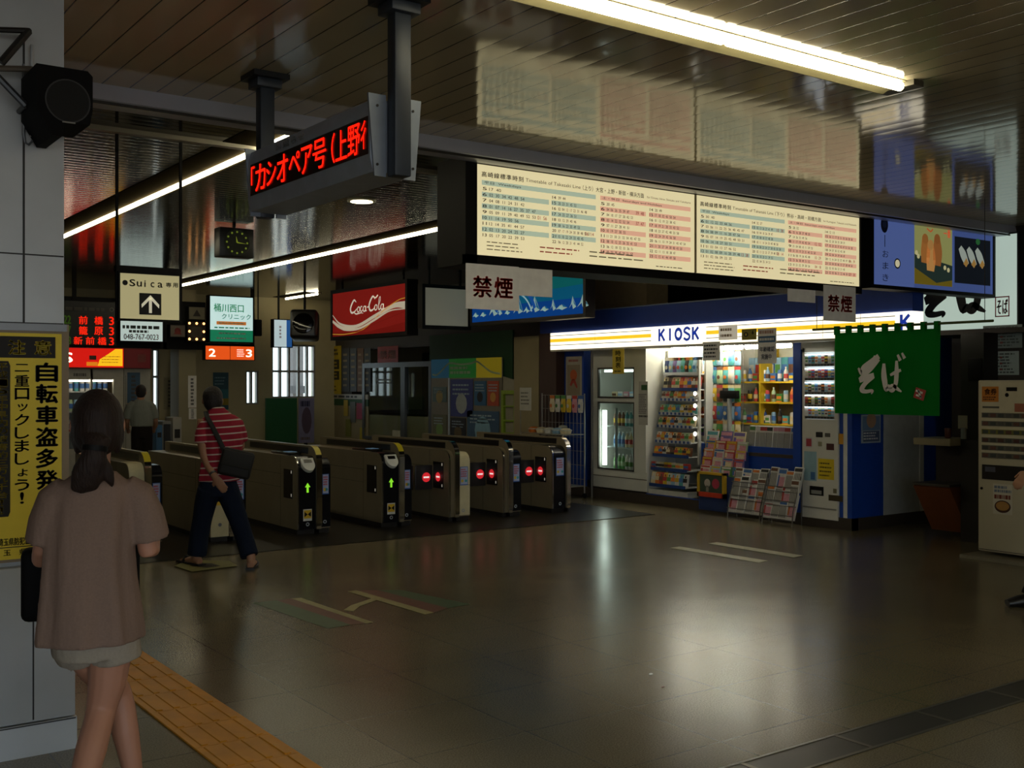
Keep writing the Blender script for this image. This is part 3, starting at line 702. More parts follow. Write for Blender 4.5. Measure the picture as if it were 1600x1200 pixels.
# ------------------------------------------------------------------ ticket gates
GF = 10.3
GSTEEL = M('#857a62', .34, .35, scale=3, var=.1); GDARK = M('#14110e', .25); GCAP = M('#0c0e14', .22); CREAM = M('#c9bf98', .45); GREENL = M('#7fd02a', .5, 0, .9, 0)
def gate_prof(len_, h, r, z0=.0, y0=0):
    p = [(y0, z0), (y0, h - r)]
    for k in range(1, 9):
        a = math.pi / 2 * k / 8; p.append((y0 + r - r * math.cos(a), h - r + r * math.sin(a)))
    return p + [(len_, h), (len_, z0)]
def no_entry(mb, cx, cz, r, y):
    mb.disc(cx, cz, r, M('#c8242c', .5, 0, .7, 0), y, 20).rect(cx - r * .68, cx + r * .68, cz - r * .17, cz + r * .17, glow('#f0e4e0', .7), y - .002)
def poster_strip(mb, x0, x1, z0, z1, y):
    mb.rect(x0, x1, z0, z1, M('#1c58a8', .5), y).rect(x0 + .006, x1 - .006, z0 + .01, z1 - .006, M('#aab4d4', .5), y - .001)
    mb.lines(x0 + .01, x1 - .012, z0 + .09, z1 - .02, 4, M('#b8414e', .5), y - .002, .6).disc(x0 + .028, z0 + .05, .018, M('#d8b93a', .5), y - .002, 12).disc(x1 - .028, z0 + .05, .016, M('#3aa0a8', .5), y - .002, 12)
def gate(xl, label, lw=.20, rw=.14, left='reader', right='black', flaps=(), length=1.95, sp=.055):
    g = thing('ticket_gate', label, 'ticket gate', (xl, GF, .006), 0, 'automatic ticket gates in a row')
    x1, x2 = lw, lw + sp
    lh, ch, rh = .80, .90, .80
    b = MB()
    b.prism(gate_prof(length, lh, .12, .05, .012), 'x', 0, x1, GSTEEL)
    b.box(-.0005, .002, .42, .425, .06, lh - .01, DARK).box(-.001, .002, .42, length - .03, .60, .604, DARK).box(-.001, .002, .42, length - .03, .46, .463, DARK)
    b.box(.01, x1, .03, length - .01, 0, .05, DARK).build('left_housing', g)
    s = MB(); s.box(-.003, 0, .12, .34, .36, .66, GDARK)
    for z in (.38, .62): s.box(-.005, -.003, .14, .155, z, z + .03, M('#cfc8b8', .4, 0, .25, 0))
    if left in ('steel', 'poster'):
        s.T = Matrix.Translation((-.004, .23, .49)) @ Matrix.Rotation(TOX, 4, 'Z'); no_entry(s, 0, 0, .052, -.002); s.T = None
    s.build('sensor_panel', g, None)
    e = MB(); PR = [(p[0] - .012, p[1]) for p in gate_prof(length, lh, .12, .05, .012)][:10]
    def end_strip(mb, xa, xb, prof, mat):
        n = len(prof); mb.add([(xa, p[0], p[1]) for p in prof] + [(xb, p[0], p[1]) for p in prof], [(k, n + k, n + k + 1, k + 1) for k in range(n - 1)], mat)
    prof = [(0, .05), (0, lh - .12)] + [(.12 - .12 * math.cos(math.pi / 2 * k / 8), lh - .12 + .12 * math.sin(math.pi / 2 * k / 8)) for k in range(1, 9)] + [(.3, lh)]
    def off(pr, d): return [(p[0] - d * .9, p[1] + d * .3) for p in pr]
    if left == 'reader':
        end_strip(e, .012, x1, off(prof, .006), GCAP); end_strip(e, 0, .012, off(prof, .008), CHROME)
        cx = .012 + (x1 - .012) * .5
        e.rect(cx - .048, cx + .048, .14, .26, WHITE, -.010).rect(cx - .042, cx + .042, .165, .25, M('#d8b020', .5), -.012)
        for sx in (-1, 1): e.poly([(cx, .207), (cx + sx * .036, .235), (cx + sx * .036, .18)], BLACK, -.014)
        e.disc(cx, .105, .02, M('#9aa0a8', .4), -.012, 14, r0=.010)
        e.poly([(cx, .53), (cx + .03, .485), (cx + .012, .485), (cx + .012, .43), (cx - .012, .43), (cx - .012, .485), (cx - .03, .485)], GREENL, -.012)
    elif left == 'cream':
        end_strip(e, 0, x1, off(prof, .008), CREAM)
        cx = x1 * .5; e.rect(cx - .04, cx + .04, .36, .46, M('#d8b020', .5), -.012)
        for sx in (-1, 1): e.poly([(cx, .41), (cx + sx * .034, .435), (cx + sx * .034, .385)], BLACK, -.014)
        e.disc(cx, .17, .018, M('#6f7078', .4), -.012, 12)
    elif left == 'steel':
        end_strip(e, 0, x1, off(prof, .003), GSTEEL); end_strip(e, 0, .012, off(prof, .008), CHROME)
    elif left == 'poster':
        end_strip(e, .012, x1, off(prof, .006), GCAP); end_strip(e, 0, .014, off(prof, .008), CHROME)
        poster_strip(e, .05, x1 - .03, .44, .66, -.010); e.disc(x1 * .55, .105, .02, M('#9aa0a8', .4), -.012, 14, r0=.010)
    e.build('front_cap', g)
    if left == 'reader':
        rd = MB(); cx = .012 + (x1 - .012) * .5
        rd.T = Matrix.Translation((cx, .005, .725)) @ Matrix.Rotation(math.radians(-38), 4, 'X')
        rd.prism([(x, z) for x, z in [(.07 * math.cos(a), -.02 + .085 * math.sin(a)) for a in [math.pi + math.pi * k / 10 for k in range(11)]] + [(.07, .05), (-.07, .05)]], 'y', -.03, .01, M('#d5d5cc', .4))
        rd.rect(-.045, .045, -.01, .03, GDARK, -.033); rd.build('card_reader', g)
        tr = MB(); tr.rbox(x1 * .25, x1 - .01, .32, .8, lh, lh + .025, GDARK, .01).rbox(x1 * .3, x1 * .8, .36, .5, lh + .024, lh + .03, M('#5f86a8', .3, 0, .15, 0), .003, 1); tr.build('ticket_slot', g)
    c = MB(); cp = gate_prof(length - .02, ch, .16, .05, -.03)
    c.prism(cp, 'x', x1 + .003, x2 - .003, GSTEEL); c.build('centre_spine', g)
    pn = MB()
    for xx in (x1, x2 - .003): pn.box(xx, xx + .003, .18, length - .2, lh + .015, ch - .02, M('#0b0908', .3))
    pn.build('spine_panel', g, None)
    st = MB(); cprof = [(-.03, .08), (-.03, ch - .16)] + [(-.03 + .16 - .16 * math.cos(math.pi / 2 * k / 10), ch - .16 + .16 * math.sin(math.pi / 2 * k / 10)) for k in range(1, 11)]
    if left == 'reader' or left == 'cream':
        end_strip(st, x1 - .004, x2 + .004, off(cprof[:5], .004), CHROME); end_strip(st, x1 - .004, x2 + .004, off(cprof[4:], .005), M('#bfae22', .35)); st.rect(x1 - .004, x2 + .004, .38, .384, DARK, -.036)
    else: end_strip(st, x1 - .003, x2 + .003, off(cprof, .004), CHROME)
    st.build('chrome_edge', g)
    r = MB(); r.prism(gate_prof(length, rh - .03, .11, .05, .02), 'x', x2, x2 + rw, GSTEEL).box(x2, x2 + rw - .01, .03, length - .01, 0, .05, DARK).build('right_housing', g)
    rc = MB(); rp = [(.02, .06), (.02, rh - .14)] + [(.02 + .11 - .11 * math.cos(math.pi / 2 * k / 8), rh - .14 + .11 * math.sin(math.pi / 2 * k / 8)) for k in range(1, 9)] + [(.3, rh - .03)]
    end_strip(rc, x2, x2 + rw, off(rp, .007), CREAM if right == 'cream' else GCAP)
    if right == 'cream': rc.rect(x2, x2 + rw, .40, .404, DARK, .008)
    if right != 'steel': poster_strip(rc, x2 + rw * .2, x2 + rw * .82, .40, .61, .006)
    if right != 'steel': rc.disc(x2 + rw * .45, .115, .02, M('#9aa0a8', .4), .007, 14, r0=.010)
    rc.build('rear_cap', g)
    for side in flaps:
        f = MB(); xa = -.225 if side == 'l' else x2 + rw
        f.T = Matrix.Translation((xa, .36, 0))
        f.rbox(.0, .225, 0, .02, .34, .62, M('#2b2a2c', .3), .008); no_entry(f, .112 + (.03 if side == 'l' else -.03), .48, .055, -.003); f.build('flap', g)
    return g
def gx(px): return on_y(px, 600, GF).x
gate(gx(205) - .02, 'leftmost ticket gate with cream rounded end, beyond the woman in brown', .14, .12, 'cream', 'black')
gate(gx(329), 'ticket gate with cream end cap behind the man in the striped shirt', .18, .13, 'cream', 'black')
gate(gx(465), 'ticket gate with green arrow just right of the man in the striped shirt', .20, .12, 'reader', 'black')
gate(gx(597), 'ticket gate with green arrow left of the closed no entry lanes', .20, .12, 'reader', 'black', ('r',))
gate(gx(709) - .06, 'ticket gate with plain steel flank and cream right end', .06, .17, 'steel', 'cream', ('l', 'r'))
gate(gx(793) - .06, 'ticket gate between the cream ended gate and the last gate', .06, .15, 'steel', 'black', ('l', 'r'))
gate(gx(863), 'last ticket gate of the row beside the wire goods cart', .2, .03, 'poster', 'steel', ('l',))

# ------------------------------------------------------------------ kiosk
KX = 9.6
KY0, KY1 = on_x(861, 600, KX).y, on_x(1332, 600, KX).y     # left end, near corner
KL = KY0 - KY1
def kx(px, dep=0.0): return KY0 - on_x(px, 600, KX + dep).y
def kz(py, px, dep=0.0): return on_x(px, py, KX + dep).z
ks = thing('kiosk', 'blue station kiosk with long lit striped fascia', 'kiosk', (KX, KY0, 0), TOX)
KF = kx(1424, -.22); KD = 2.15; BL = M('#1a48a8', .4, scale=2); KW = M('#b9b6aa', .5, scale=2)
b = MB(); b.box(0, KL, -.02, KD, 0, .13, M('#3a3128', .6)).build('plinth', ks)
b = MB(); RB = M('#1b3d96', .6); b.box(0, KL, -.20, KD, 2.27, 2.54, RB).box(KL, KF, -.20, -.02, 2.27, 2.54, RB).box(0, KL, -.21, KD + .01, 2.535, 2.55, M('#6f7c98', .4)).build('roof_band', ks)
b = MB(); b.box(.02, KL - .02, .02, KD, 2.235, 2.27, M('#bdb9ac', .6)).build('inner_ceiling', ks)
b = MB(); b.box(.02, KL - .02, 1.5, 1.55, .13, 2.235, M('#d0ccbe', .7)).build('back_partition', ks)
b = MB(); b.box(0, .03, 0, KD, .13, 2.27, BL).build('end_wall', ks)
f = MB(); FW = M('#fff4d8', .5, 0, 1.25, 0); FY = M('#e8bb22', .5, 0, .95, 0); FB = M('#2a3a6a', .5, 0, 0, 0)
fz0, fz1 = 2.03, 2.265
FL = kx(860, -.22)
f.box(FL, KF, -.22, -.02, fz0, fz1, FW)
kt0, kt1 = kx(1028, -.22), kx(1094, -.22)
for (a, c) in ((FL, kt0 - .12), (kt1 + .10, KF - .18)):
    f.rect(a, c, fz0 + .105, fz0 + .15, FY, -.223).rect(a, c, fz0 + .058, fz0 + .066, FB, -.223).rect(a, c, fz0 + .19, fz0 + .198, FB, -.223)
KB_ = M('#1b3aa0', .5, 0, .55, 0)
def kiosk_word(mb, x0, x1, y):
    n = (x1 - x0) / 5.0; za, zb = fz0 + .05, fz0 + .205; H = zb - za; t = .034
    def seg(x, p, q): mb.stroke([(x + p[0] * n * .8, za + p[1] * H), (x + q[0] * n * .8, za + q[1] * H)], [t, t], KB_, y, 1)
    for k, ch in enumerate('KIOSK'):
        x = x0 + k * n + n * .1
        if ch == 'K': seg(x, (.12, 0), (.12, 1)); seg(x, (.9, .97), (.15, .42)); seg(x, (.38, .58), (.92, .02))
        if ch == 'I': seg(x, (.5, 0), (.5, 1))
        if ch == 'O': mb.disc(x + n * .4, za + H / 2, n * .46, KB_, y, 28, H * .53, n * .46 - t)
        if ch == 'S': mb.stroke([(x + n * .8 * a, za + H * c) for a, c in ((.95, .80), (.6, .96), (.22, .88), (.15, .68), (.5, .53), (.85, .38), (.82, .14), (.45, .03), (.04, .18))], [t * .95] * 9, KB_, y)
kiosk_word(f, kt0, kt1, -.224); f.stroke([(KF - .11, fz0 + .05), (KF - .11, fz0 + .205)], [.034, .034], KB_, -.224, 1).stroke([(KF - .02, fz0 + .2), (KF - .10, fz0 + .12)], [.034, .034], KB_, -.224, 1).stroke([(KF - .08, fz0 + .14), (KF - .015, fz0 + .052)], [.034, .034], KB_, -.224, 1)
for px in (930, 1286, 1345): x = kx(px, -.22); f.rect(x - .002, x + .002, fz0, fz1, FB, -.2235)
f.build('lit_fascia', ks)
b = MB(); b.box(FL, KF, -.22, .02, fz0 - .025, fz0 - .001, M('#c9c4b4', .5)).build('fascia_tray', ks)
# pilasters and front panels
xq = lambda px: kx(px)
b = MB(); b.box(.03, xq(912), 0, .06, .13, 2.03, BLUE).build('left_pilaster', ks)
b = MB(); b.box(xq(1240), xq(1252), -.01, .5, .0, 2.03, BLUE).build('right_pilaster', ks)
b = MB(); b.box(xq(1313), KL, -.01, .1, .0, 2.03, BLUE).box(xq(1319), xq(1325), -.014, -.01, .02, 2.03, WHITE).box(xq(1252), xq(1313), -.005, .3, 1.93, 2.03, M('#c9c6ba', .5)).build('corner_pilaster', ks)
b = MB(); b.box(xq(1010), xq(1240), -.012, .03, .03, .14, BLUE).box(xq(1085), xq(1240), .12, .17, .14, .82, BLUE).build('front_apron', ks)
# side wall towards the soba shop (faces -Y)
sw = MB(); s0 = KX + .0
sx = lambda px: on_y(px, 600, KY1).x - KX
sw.box(KL - .03, KL, .1, sx(1380), .13, 2.03, BLUE).box(KL - .03, KL, sx(1443), KD, .13, 2.03, BLUE).box(KL - .03, KL, .1, KD, 2.03, 2.27, BLUE)
sw.build('side_wall', ks)
dr = MB(); dr.box(KL - .03, KL + .004, sx(1381), sx(1442), .13, 2.0, M('#b7b9b5', .45)).box(KL - .02, KL + .012, sx(1436), sx(1442), .13, 2.0, M('#d0d0c8', .5)).build('side_door', ks)
# kiosk tube lamps
for l, r_ in ((1050, 1100), (1112, 1160), (1165, 1206), (1210, 1236)):
    x0, x1 = kx(l, .35), kx(r_, .35)
    t = thing('kiosk_lamp', ['tube lamp inside the kiosk over the snack rack', 'tube lamp inside the kiosk over the hanging goods', 'tube lamp inside the kiosk behind the blue and white notice', 'tube lamp inside the kiosk by the right pilaster'][(1050, 1112, 1165, 1210).index(l)], 'lamp', (KX + .35, KY0 - x0, 2.0), TOX, 'tube lamps inside the kiosk')
    MB().box(0, x1 - x0, -.04, .04, .03, .235, M('#d6d2c4', .5)).build('lamp_holder', t)
    MB().cyl((.01, 0, .0), (x1 - x0 - .01, 0, .0), .03, M('#fffbe8', .5, 0, 34, 0), 12).build('lamp_tube', t)

# shop stock: small packs built once per shape and colour, then copied
PAL = {'yellow': '#d2b02e', 'orange': '#d0742a', 'red': '#b23a34', 'white': '#cfccc4', 'blue': '#3f6aa6', 'green': '#4e8a44', 'pink': '#c88a96', 'teal': '#4f9a9c', 'brown': '#6b4630', 'black': '#22201f', 'purple': '#6a5a94', 'pale green': '#a9bf96', 'sky blue': '#8fb4cc', 'cream': '#d6c7a0', 'dark blue': '#23386e'}
_pk = {}
def stock_mesh(kind, colour, band):
    k = (kind, colour, band)
    if k in _pk: return _pk[k]
    c, d = M(PAL[colour], .4, var=.12, scale=40), M(PAL[band], .5, var=.1, scale=60); m = MB()
    if kind == 'pack':            # pillow pack, base at z=0, centred
        w, dp, h = .048, .016, .13
        secs = [(-.0, .004), (.012, .010), (.065, dp), (.118, .010), (h, .003)]
        n = 10; vs = []
        for z, ry in secs:
            for j in range(n):
                a = 2 * math.pi * j / n; vs.append((w * max(-1, min(1, 1.35 * math.cos(a))), ry * math.sin(a), z))
        m.add(vs, [(q * n + j, q * n + (j + 1) % n, (q + 1) * n + (j + 1) % n, (q + 1) * n + j) for q in range(4) for j in range(n)] + [list(range(n))[::-1], [4 * n + j for j in range(n)]], c)
        m.rect(-.034, .034, .045, .085, d, -.0185).disc(0, .1, .014, d, -.0145, 10)
    elif kind == 'box':
        m.rbox(-.05, .05, -.02, .02, 0, .085, c, .003, 1).rect(-.04, .04, .03, .06, d, -.0215).rect(-.05, .05, .0, .012, d, -.0212)
    elif kind == 'bottle':
        m.lathe([(.028, 0), (.032, .01), (.032, .12), (.028, .15), (.012, .18), (.012, .20)], (0, 0, 0), c, 12).lathe([(.0328, .045), (.0328, .11)], (0, 0, 0), d, 12).lathe([(.014, .197), (.014, .215)], (0, 0, 0), M('#d8d8d4', .5), 10)
    elif kind == 'can':
        m.lathe([(.028, 0), (.032, .006), (.032, .108), (.027, .12)], (0, 0, 0), c, 12).lathe([(.0326, .03), (.0326, .08)], (0, 0, 0), d, 12)
    elif kind == 'magazine':
        m.box(-.095, .095, -.006, .006, 0, .26, c).rect(-.085, .085, .2, .245, d, -.0075).rect(-.06, .07, .03, .16, M(PAL['pink'] if colour != 'pink' else PAL['cream'], .5, var=.2, scale=30), -.0075).rect(-.085, -.045, .05, .18, d, -.0078)
    elif kind == 'newspaper':     # folded paper standing in a rack
        m.rbox(-.06, .06, -.014, .014, 0, .30, M('#cbc8be', .8, var=.06, scale=30), .006, 1).rect(-.05, .05, .245, .285, d, -.0155)
        for q in range(5): m.rect(-.05 + q * .021, -.035 + q * .021, .03, .225, M('#85827a', .8), -.0155)
    elif kind == 'bag':           # hanging bag with a punched header
        m.box(-.05, .05, -.003, .003, .17, .21, d)
        m.loft([((0, 0, .0), .045, .006), ((0, 0, .03), .052, .02), ((0, 0, .12), .052, .022), ((0, 0, .17), .048, .006)], c, 10, (1, 0, 0)).disc(0, .08, .025, d, -.0235, 12)
    elif kind == 'cigarettes':
        m.box(-.027, .027, -.011, .011, 0, .085, c).rect(-.027, .027, .05, .07, d, -.0118).rect(-.018, .018, .02, .036, d, -.0118)
    _pk[k] = m.mesh(kind + '_stock', 40); return _pk[k]
def put(kind, name, label, cat, group, colour, band, x, dep, z, rx=0, rz=0, s=1, parent=None):
    """x along the kiosk front, dep into it."""
    o = bpy.data.objects.new(name, stock_mesh(kind, colour, band)); COL.objects.link(o)
    o.location = (KX + dep, KY0 - x, z); o.rotation_euler = (rx, 0, TOX + rz)
    o.scale = (s, s, s) if isinstance(s, (int, float)) else s
    return tag(o, label, cat, group)

# refrigerated cabinet at the left
fx0, fx1 = kx(923), kx(1009)
FW_ = fx1 - fx0
fr = thing('drinks_fridge', 'white glass-fronted drinks fridge built into the left end of the kiosk', 'fridge', (KX, KY0 - fx0, .13), TOX)
FWm = M('#c9c8bd', .45, scale=2); zf = lambda py: kz(py, 965) - .13
g0, g1 = .13 * FW_, .80 * FW_
zu0, zu1, zl0, zl1 = zf(622), zf(574), zf(735), zf(628)
c = MB()
c.box(0, FW_, .02, .06, 0, zl0, FWm).box(0, g0, .02, .06, zl0, 1.9, FWm).box(g1, FW_, .0, .06, zl0, 1.9, FWm).box(g0, g1, .02, .06, zl1, zu0, FWm).box(g0, g1, .02, .06, zu1, 1.9, FWm)
c.box(0, .03, .06, .75, 0, 1.9, FWm).box(FW_ - .03, FW_, .06, .75, 0, 1.9, FWm).box(.03, FW_ - .03, .72, .75, 0, 1.9, M('#c4ccc6', .5)).box(.03, FW_ - .03, .06, .75, 1.87, 1.9, FWm)
c.box(0, FW_, .016, .02, .17, .18, M('#5a4f44', .5)).box(0, FW_, .016, .02, 0, .02, DARK); c.build('cabinet', fr)
for k in range(4):
    z = [zl0, zl0 + (zl1 - zl0) * .33, zl0 + (zl1 - zl0) * .64, zu0][k]
    MB().box(g0 - .1, g1 + .05, .10, .70, z - .012, z, M('#aeb4b2', .4)).build('shelf', fr)
for (a, z0, z1) in ((0, zl0, zl1), (1, zu0, zu1)):
    d = MB(); FRd = M('#4d4a44', .35, .5)
    for u, v in ((g0, g0 + .02), (g1 - .02, g1)): d.box(u, v, .0, .03, z0, z1, FRd)
    d.box(g0, g1, .0, .03, z0, z0 + .02, FRd).box(g0, g1, .0, .03, z1 - .02, z1, FRd)
    dd = d.build('door', fr); MB().box(g0 + .02, g1 - .02, .012, .016, z0 + .02, z1 - .02, glass_mat()).build('pane', dd)
MB().box((g0 + g1) / 2 - .012, (g0 + g1) / 2 + .012, .005, .03, zl0, zl1 * .93, M('#7d8a88', .4)).build('door_bar', fr)
MB().box(g0 + .03, g0 + .08, .06, .10, zl0 + .05, zl1 - .12, M('#f4fff4', .5, 0, 6, 0)).build('fridge_light', fr)
MB().box(g0 + .05, g1 - .05, .08, .12, zu1 - .06, zu1 - .03, M('#f4fff8', .5, 0, 5, 0)).build('fridge_light', fr)
cb = [('green', 'pale green'), ('white', 'green'), ('sky blue', 'blue'), ('cream', 'red'), ('brown', 'yellow'), ('teal', 'white')]
for row in range(3):
    z = .13 + [zl0, zl0 + (zl1 - zl0) * .33, zl0 + (zl1 - zl0) * .64][row]
    n = 8
    for k in range(n):
        x = fx0 + g0 + .15 + (g1 - g0 - .20) * k / (n - 1); a, bb = cb[(k // 3 + row * 2) % 6]
        put('bottle', 'drink_bottle', '%s bottle, %s from the left on the %s shelf of the drinks fridge' % (a, ORD[k], ['bottom', 'middle', 'top'][row]), 'bottle', 'bottles in the drinks fridge', a, bb, x, .2, z, s=.95)
for k in range(6):
    a, bb = [('cream', 'brown'), ('white', 'sky blue'), ('pink', 'white'), ('sky blue', 'white'), ('yellow', 'orange'), ('orange', 'red')][k]
    put('box', 'food_carton', '%s carton, %s from the left behind the upper fridge pane' % (a, ORD[k]), 'carton', 'cartons in the upper fridge', a, bb, fx0 + g0 + .08 + k * (g1 - g0 - .14) / 5, .25, .13 + zu0)
# metal pipe in front of the fridge
pp = MB(); xp = kx(930); pp.cyl((KX - .06, KY0 - xp, .0), (KX - .06, KY0 - xp, 2.02), .018, M('#5d5850', .35, .6)); tag(pp.build('metal_post'), 'thin upright metal post in front of the drinks fridge', 'post')

# snack rack: sloping shelves
sx0, sx1 = fx1 + .05, kx(1087, .2); SWd = sx1 - sx0
rk = thing('snack_rack', 'stepped snack rack with blue-edged shelves beside the drinks fridge', 'rack', (KX, KY0 - sx0, .13), TOX)
levels = [760, 734, 712, 690, 666, 646, 624, 608, 584]
depths = [.02, .05, .08, .12, .15, .18, .21, .24, .27]
MB().box(-.02, SWd + .02, .48, .52, 0, 1.85, M('#c9cac4', .6)).build('back_panel', rk)
for xx in (-.03, SWd): MB().box(xx, xx + .03, .35, .48, 0, 1.85, M('#b9b8b0', .5)).build('side_upright', rk)
MB().box(-.03, SWd + .03, .03, .48, 0, kz(768, 1050) - .13, M('#c6c4b6', .5)).build('base_panel', rk)
for k, (py, dp) in enumerate(zip(levels, depths)):
    z = kz(py, 1050, dp) - .13
    s = MB(); s.box(0, SWd, dp, .48, z - .014, z, M('#d0d0c8', .4)).box(0, SWd, dp - .008, dp, z - .022, z + .018, M('#24427e', .4) if k in (0, 1, 2, 7) else M('#b9bcc0', .35))
    if 3 <= k <= 6:
        for q in range(9): s.rect(.01 + q * SWd / 9, .01 + q * SWd / 9 + .035, z - .018, z + .014, M('#2b4a86', .5), dp - .010)
    s.build('shelf', rk)
rowcol = [['cream', 'orange', 'red', 'yellow', 'white', 'sky blue', 'white', 'teal', 'white'], ['red', 'white', 'cream', 'yellow', 'yellow', 'white', 'cream', 'white', 'red'], ['orange', 'orange', 'white', 'brown', 'black', 'yellow', 'yellow', 'orange', 'brown'],
          ['white', 'orange', 'cream', 'orange', 'cream', 'orange', 'pale green', 'pale green', 'cream'], ['cream', 'orange', 'cream', 'orange', 'white', 'sky blue', 'pale green', 'yellow', 'cream'], ['pale green', 'teal', 'pale green', 'teal', 'teal', 'yellow', 'cream', 'yellow', 'teal'],
          ['white', 'cream', 'brown', 'cream', 'orange', 'orange', 'cream', 'sky blue', 'white'], ['cream', 'brown', 'cream', 'cream', 'red', 'pink', 'orange', 'brown', 'red'], ['dark blue', 'sky blue', 'purple', 'sky blue', 'teal', 'black', 'teal', 'sky blue', 'white']]
NTH = ['bottom', 'second lowest', 'third lowest', 'fourth lowest', 'middle', 'fourth highest', 'third highest', 'second highest', 'top']
bands = ['white', 'red', 'yellow', 'cream', 'green', 'blue', 'brown', 'orange']
for r in range(9):
    z = kz(levels[r], 1050, depths[r])
    for k in range(9):
        a = rowcol[r][k]; bb = bands[(k * 3 + r * 5) % 8]; bb = bb if bb != a else 'black'
        kind = 'pack' if r in (0, 2, 3, 4, 5, 6, 7) else ('box' if r == 1 else 'bag')
        sc = (1.0, 1.1, {0: 1.25, 1: 1.0, 2: .85, 3: .92, 4: .92, 5: .9, 6: .85, 7: 1.2, 8: 1.0}[r])
        put(kind, {'pack': 'snack_pack', 'box': 'sweet_box', 'bag': 'snack_bag'}[kind], '%s %s, %s shelf of snack rack, %s from the left' % (a, {'pack': 'snack packet', 'box': 'sweet box', 'bag': 'tall snack bag'}[kind], NTH[r], ORD[k]), 'snack', 'snacks on the stepped rack', a, bb,
            sx0 + SWd * (k + .5) / 9, depths[r] + .035, z, -.18 if kind == 'pack' else 0, 0, sc)
for k, py in enumerate((615, 634, 654, 678)):
    m = MB(); m.ball((0, 0, 0), .028, .015, .028, M('#fff8e4', .4, 0, 2.5, 0), 10).cyl((0, .0, 0), (0, .05, 0), .012, WHITE, 8)
    o = m.build('shelf_spotlight', None, 35, (KX + .1, KY0 - kx(1086, .1), kz(py, 1086, .1)), TOX)
    tag(o, 'round glowing spotlight at the right edge of the snack rack, %s from the top' % ORD[k], 'lamp', 'round spotlights of the snack rack')
lr = MB(); lr.box(0, .03, .0, .03, .55, 1.85, M('#c4c2b8', .4)); o = lr.build('rack_post', None, 35, (KX + .12, KY0 - kx(1088, .12) - .02, .13 - .13), TOX); tag(o, 'white upright post between the snack rack and hanging goods', 'post')
# hanging goods on a wire panel
hx0, hx1 = kx(1096, .5), kx(1158, .5)
wp = thing('wire_panel', 'wire grid panel hung with bagged goods in the middle of the kiosk', 'rack', (KX + .5, KY0 - hx0, 1.05), TOX)
m = MB()
for k in range(8): m.box(k * (hx1 - hx0) / 7 - .003, k * (hx1 - hx0) / 7 + .003, .03, .036, -.92, 1.18, M('#8e8e88', .4, .5))
m.build('upright_wires', wp); m = MB()
for k in range(7): m.box(0, hx1 - hx0, .036, .042, k * .18, k * .18 + .006, M('#8e8e88', .4, .5))
m.build('cross_wires', wp)
hc = [['sky blue', 'green', 'teal', 'sky blue', 'white', 'teal', 'sky blue'], ['orange', 'green', 'teal', 'pale green', 'teal', 'white', 'teal'], ['orange', 'orange', 'yellow', 'brown', 'black', 'teal', 'green'], ['orange', 'orange', 'red', 'blue', 'blue', 'sky blue', 'blue'], ['purple', 'brown', 'pale green', 'green', 'white', 'pale green', 'cream']]
for r in range(5):
    for k in range(7):
        a = hc[r][k]; bb = bands[(k + r * 3) % 8]; bb = bb if bb != a else 'cream'
        put('bag', 'hanging_bag', '%s hanging bag in the %s row of the wire panel, %s from the left' % (a, ['top', 'second', 'third', 'fourth', 'lowest'][r], ORD[k]), 'bag', 'bags hung on the wire panel', a, bb, hx0 + (hx1 - hx0) * (k + .5) / 7, .49 - .012 * (k % 2), 1.98 - r * .225 - .2, 0, 0, (1.0, 1, 1.0))
# yellow shelves at the right
yx0, yx1 = kx(1152, .95), kx(1246, .95); YW = yx1 - yx0
ys = thing('yellow_shelf', 'white shelf unit with yellow boards at the right of the kiosk', 'shelf', (KX + .95, KY0 - yx0, .85), TOX)
YB_ = M('#c9a51e', .5)
zs = [kz(py, 1200, .95) - .85 for py in (662, 628, 596)]
MB().box(0, YW, .34, .36, -.1, 1.2, M('#bdbba6', .6)).build('back_panel', ys)
for z in zs: MB().box(0, YW, -.01, .34, z - .02, z, YB_).build('shelf_board', ys)
mx_ = kx(1188, .95) - yx0
MB().box(mx_ - .012, mx_ + .012, -.012, .34, zs[0], 1.15, YB_).build('divider', ys)
MB().box(0, YW, .0, .34, -.72, zs[0] - .02, M('#8d8a7c', .6)).build('lower_cabinet', ys)
sc_ = [['green', 'blue', 'blue', 'dark blue', 'white', 'sky blue', 'black', 'teal', 'white', 'green'], ['brown', 'black', 'red', 'white', 'red', 'pale green', 'green', 'sky blue', 'orange', 'dark blue'], ['white', 'blue', 'red', 'white', 'sky blue', 'blue', 'blue', 'white', 'blue', 'cream']]
for r in range(3):
    for k in range(10):
        a = sc_[r][k]; bb = bands[(k + r) % 8]; bb = bb if bb != a else 'cream'; kind = ['bottle', 'box', 'can'][(k + r) % 3]
        x = yx0 + YW * (k + .5) / 10
        if abs(x - yx0 - mx_) < .05: x += .05
        put(kind, 'boxed_goods' if kind == 'box' else 'small_' + kind, '%s %s on the %s yellow shelf, %s from the left' % (a, {'box': 'carton', 'bottle': 'bottle', 'can': 'can'}[kind], ['lowest', 'middle', 'highest'][r], ORD[k]), 'goods', 'goods on the yellow shelves', a, bb, x, 1.03, .85 + zs[r] + .001, 0, 0, (.9, .9, .85 if kind == 'bottle' else 1.2))
for k in range(9):
    a = ['sky blue', 'sky blue', 'white', 'blue', 'sky blue', 'teal', 'blue', 'white', 'sky blue'][k]
    put('box', 'boxed_goods', '%s carton stacked above the highest yellow shelf row, %s from the left' % (a, ORD[k]), 'goods', 'cartons at the top of the yellow shelves', a, bands[k % 8], yx0 + YW * (k + .5) / 9, 1.18, .85 + zs[2] + .0, 0, 0, (1, 1, 3.6))
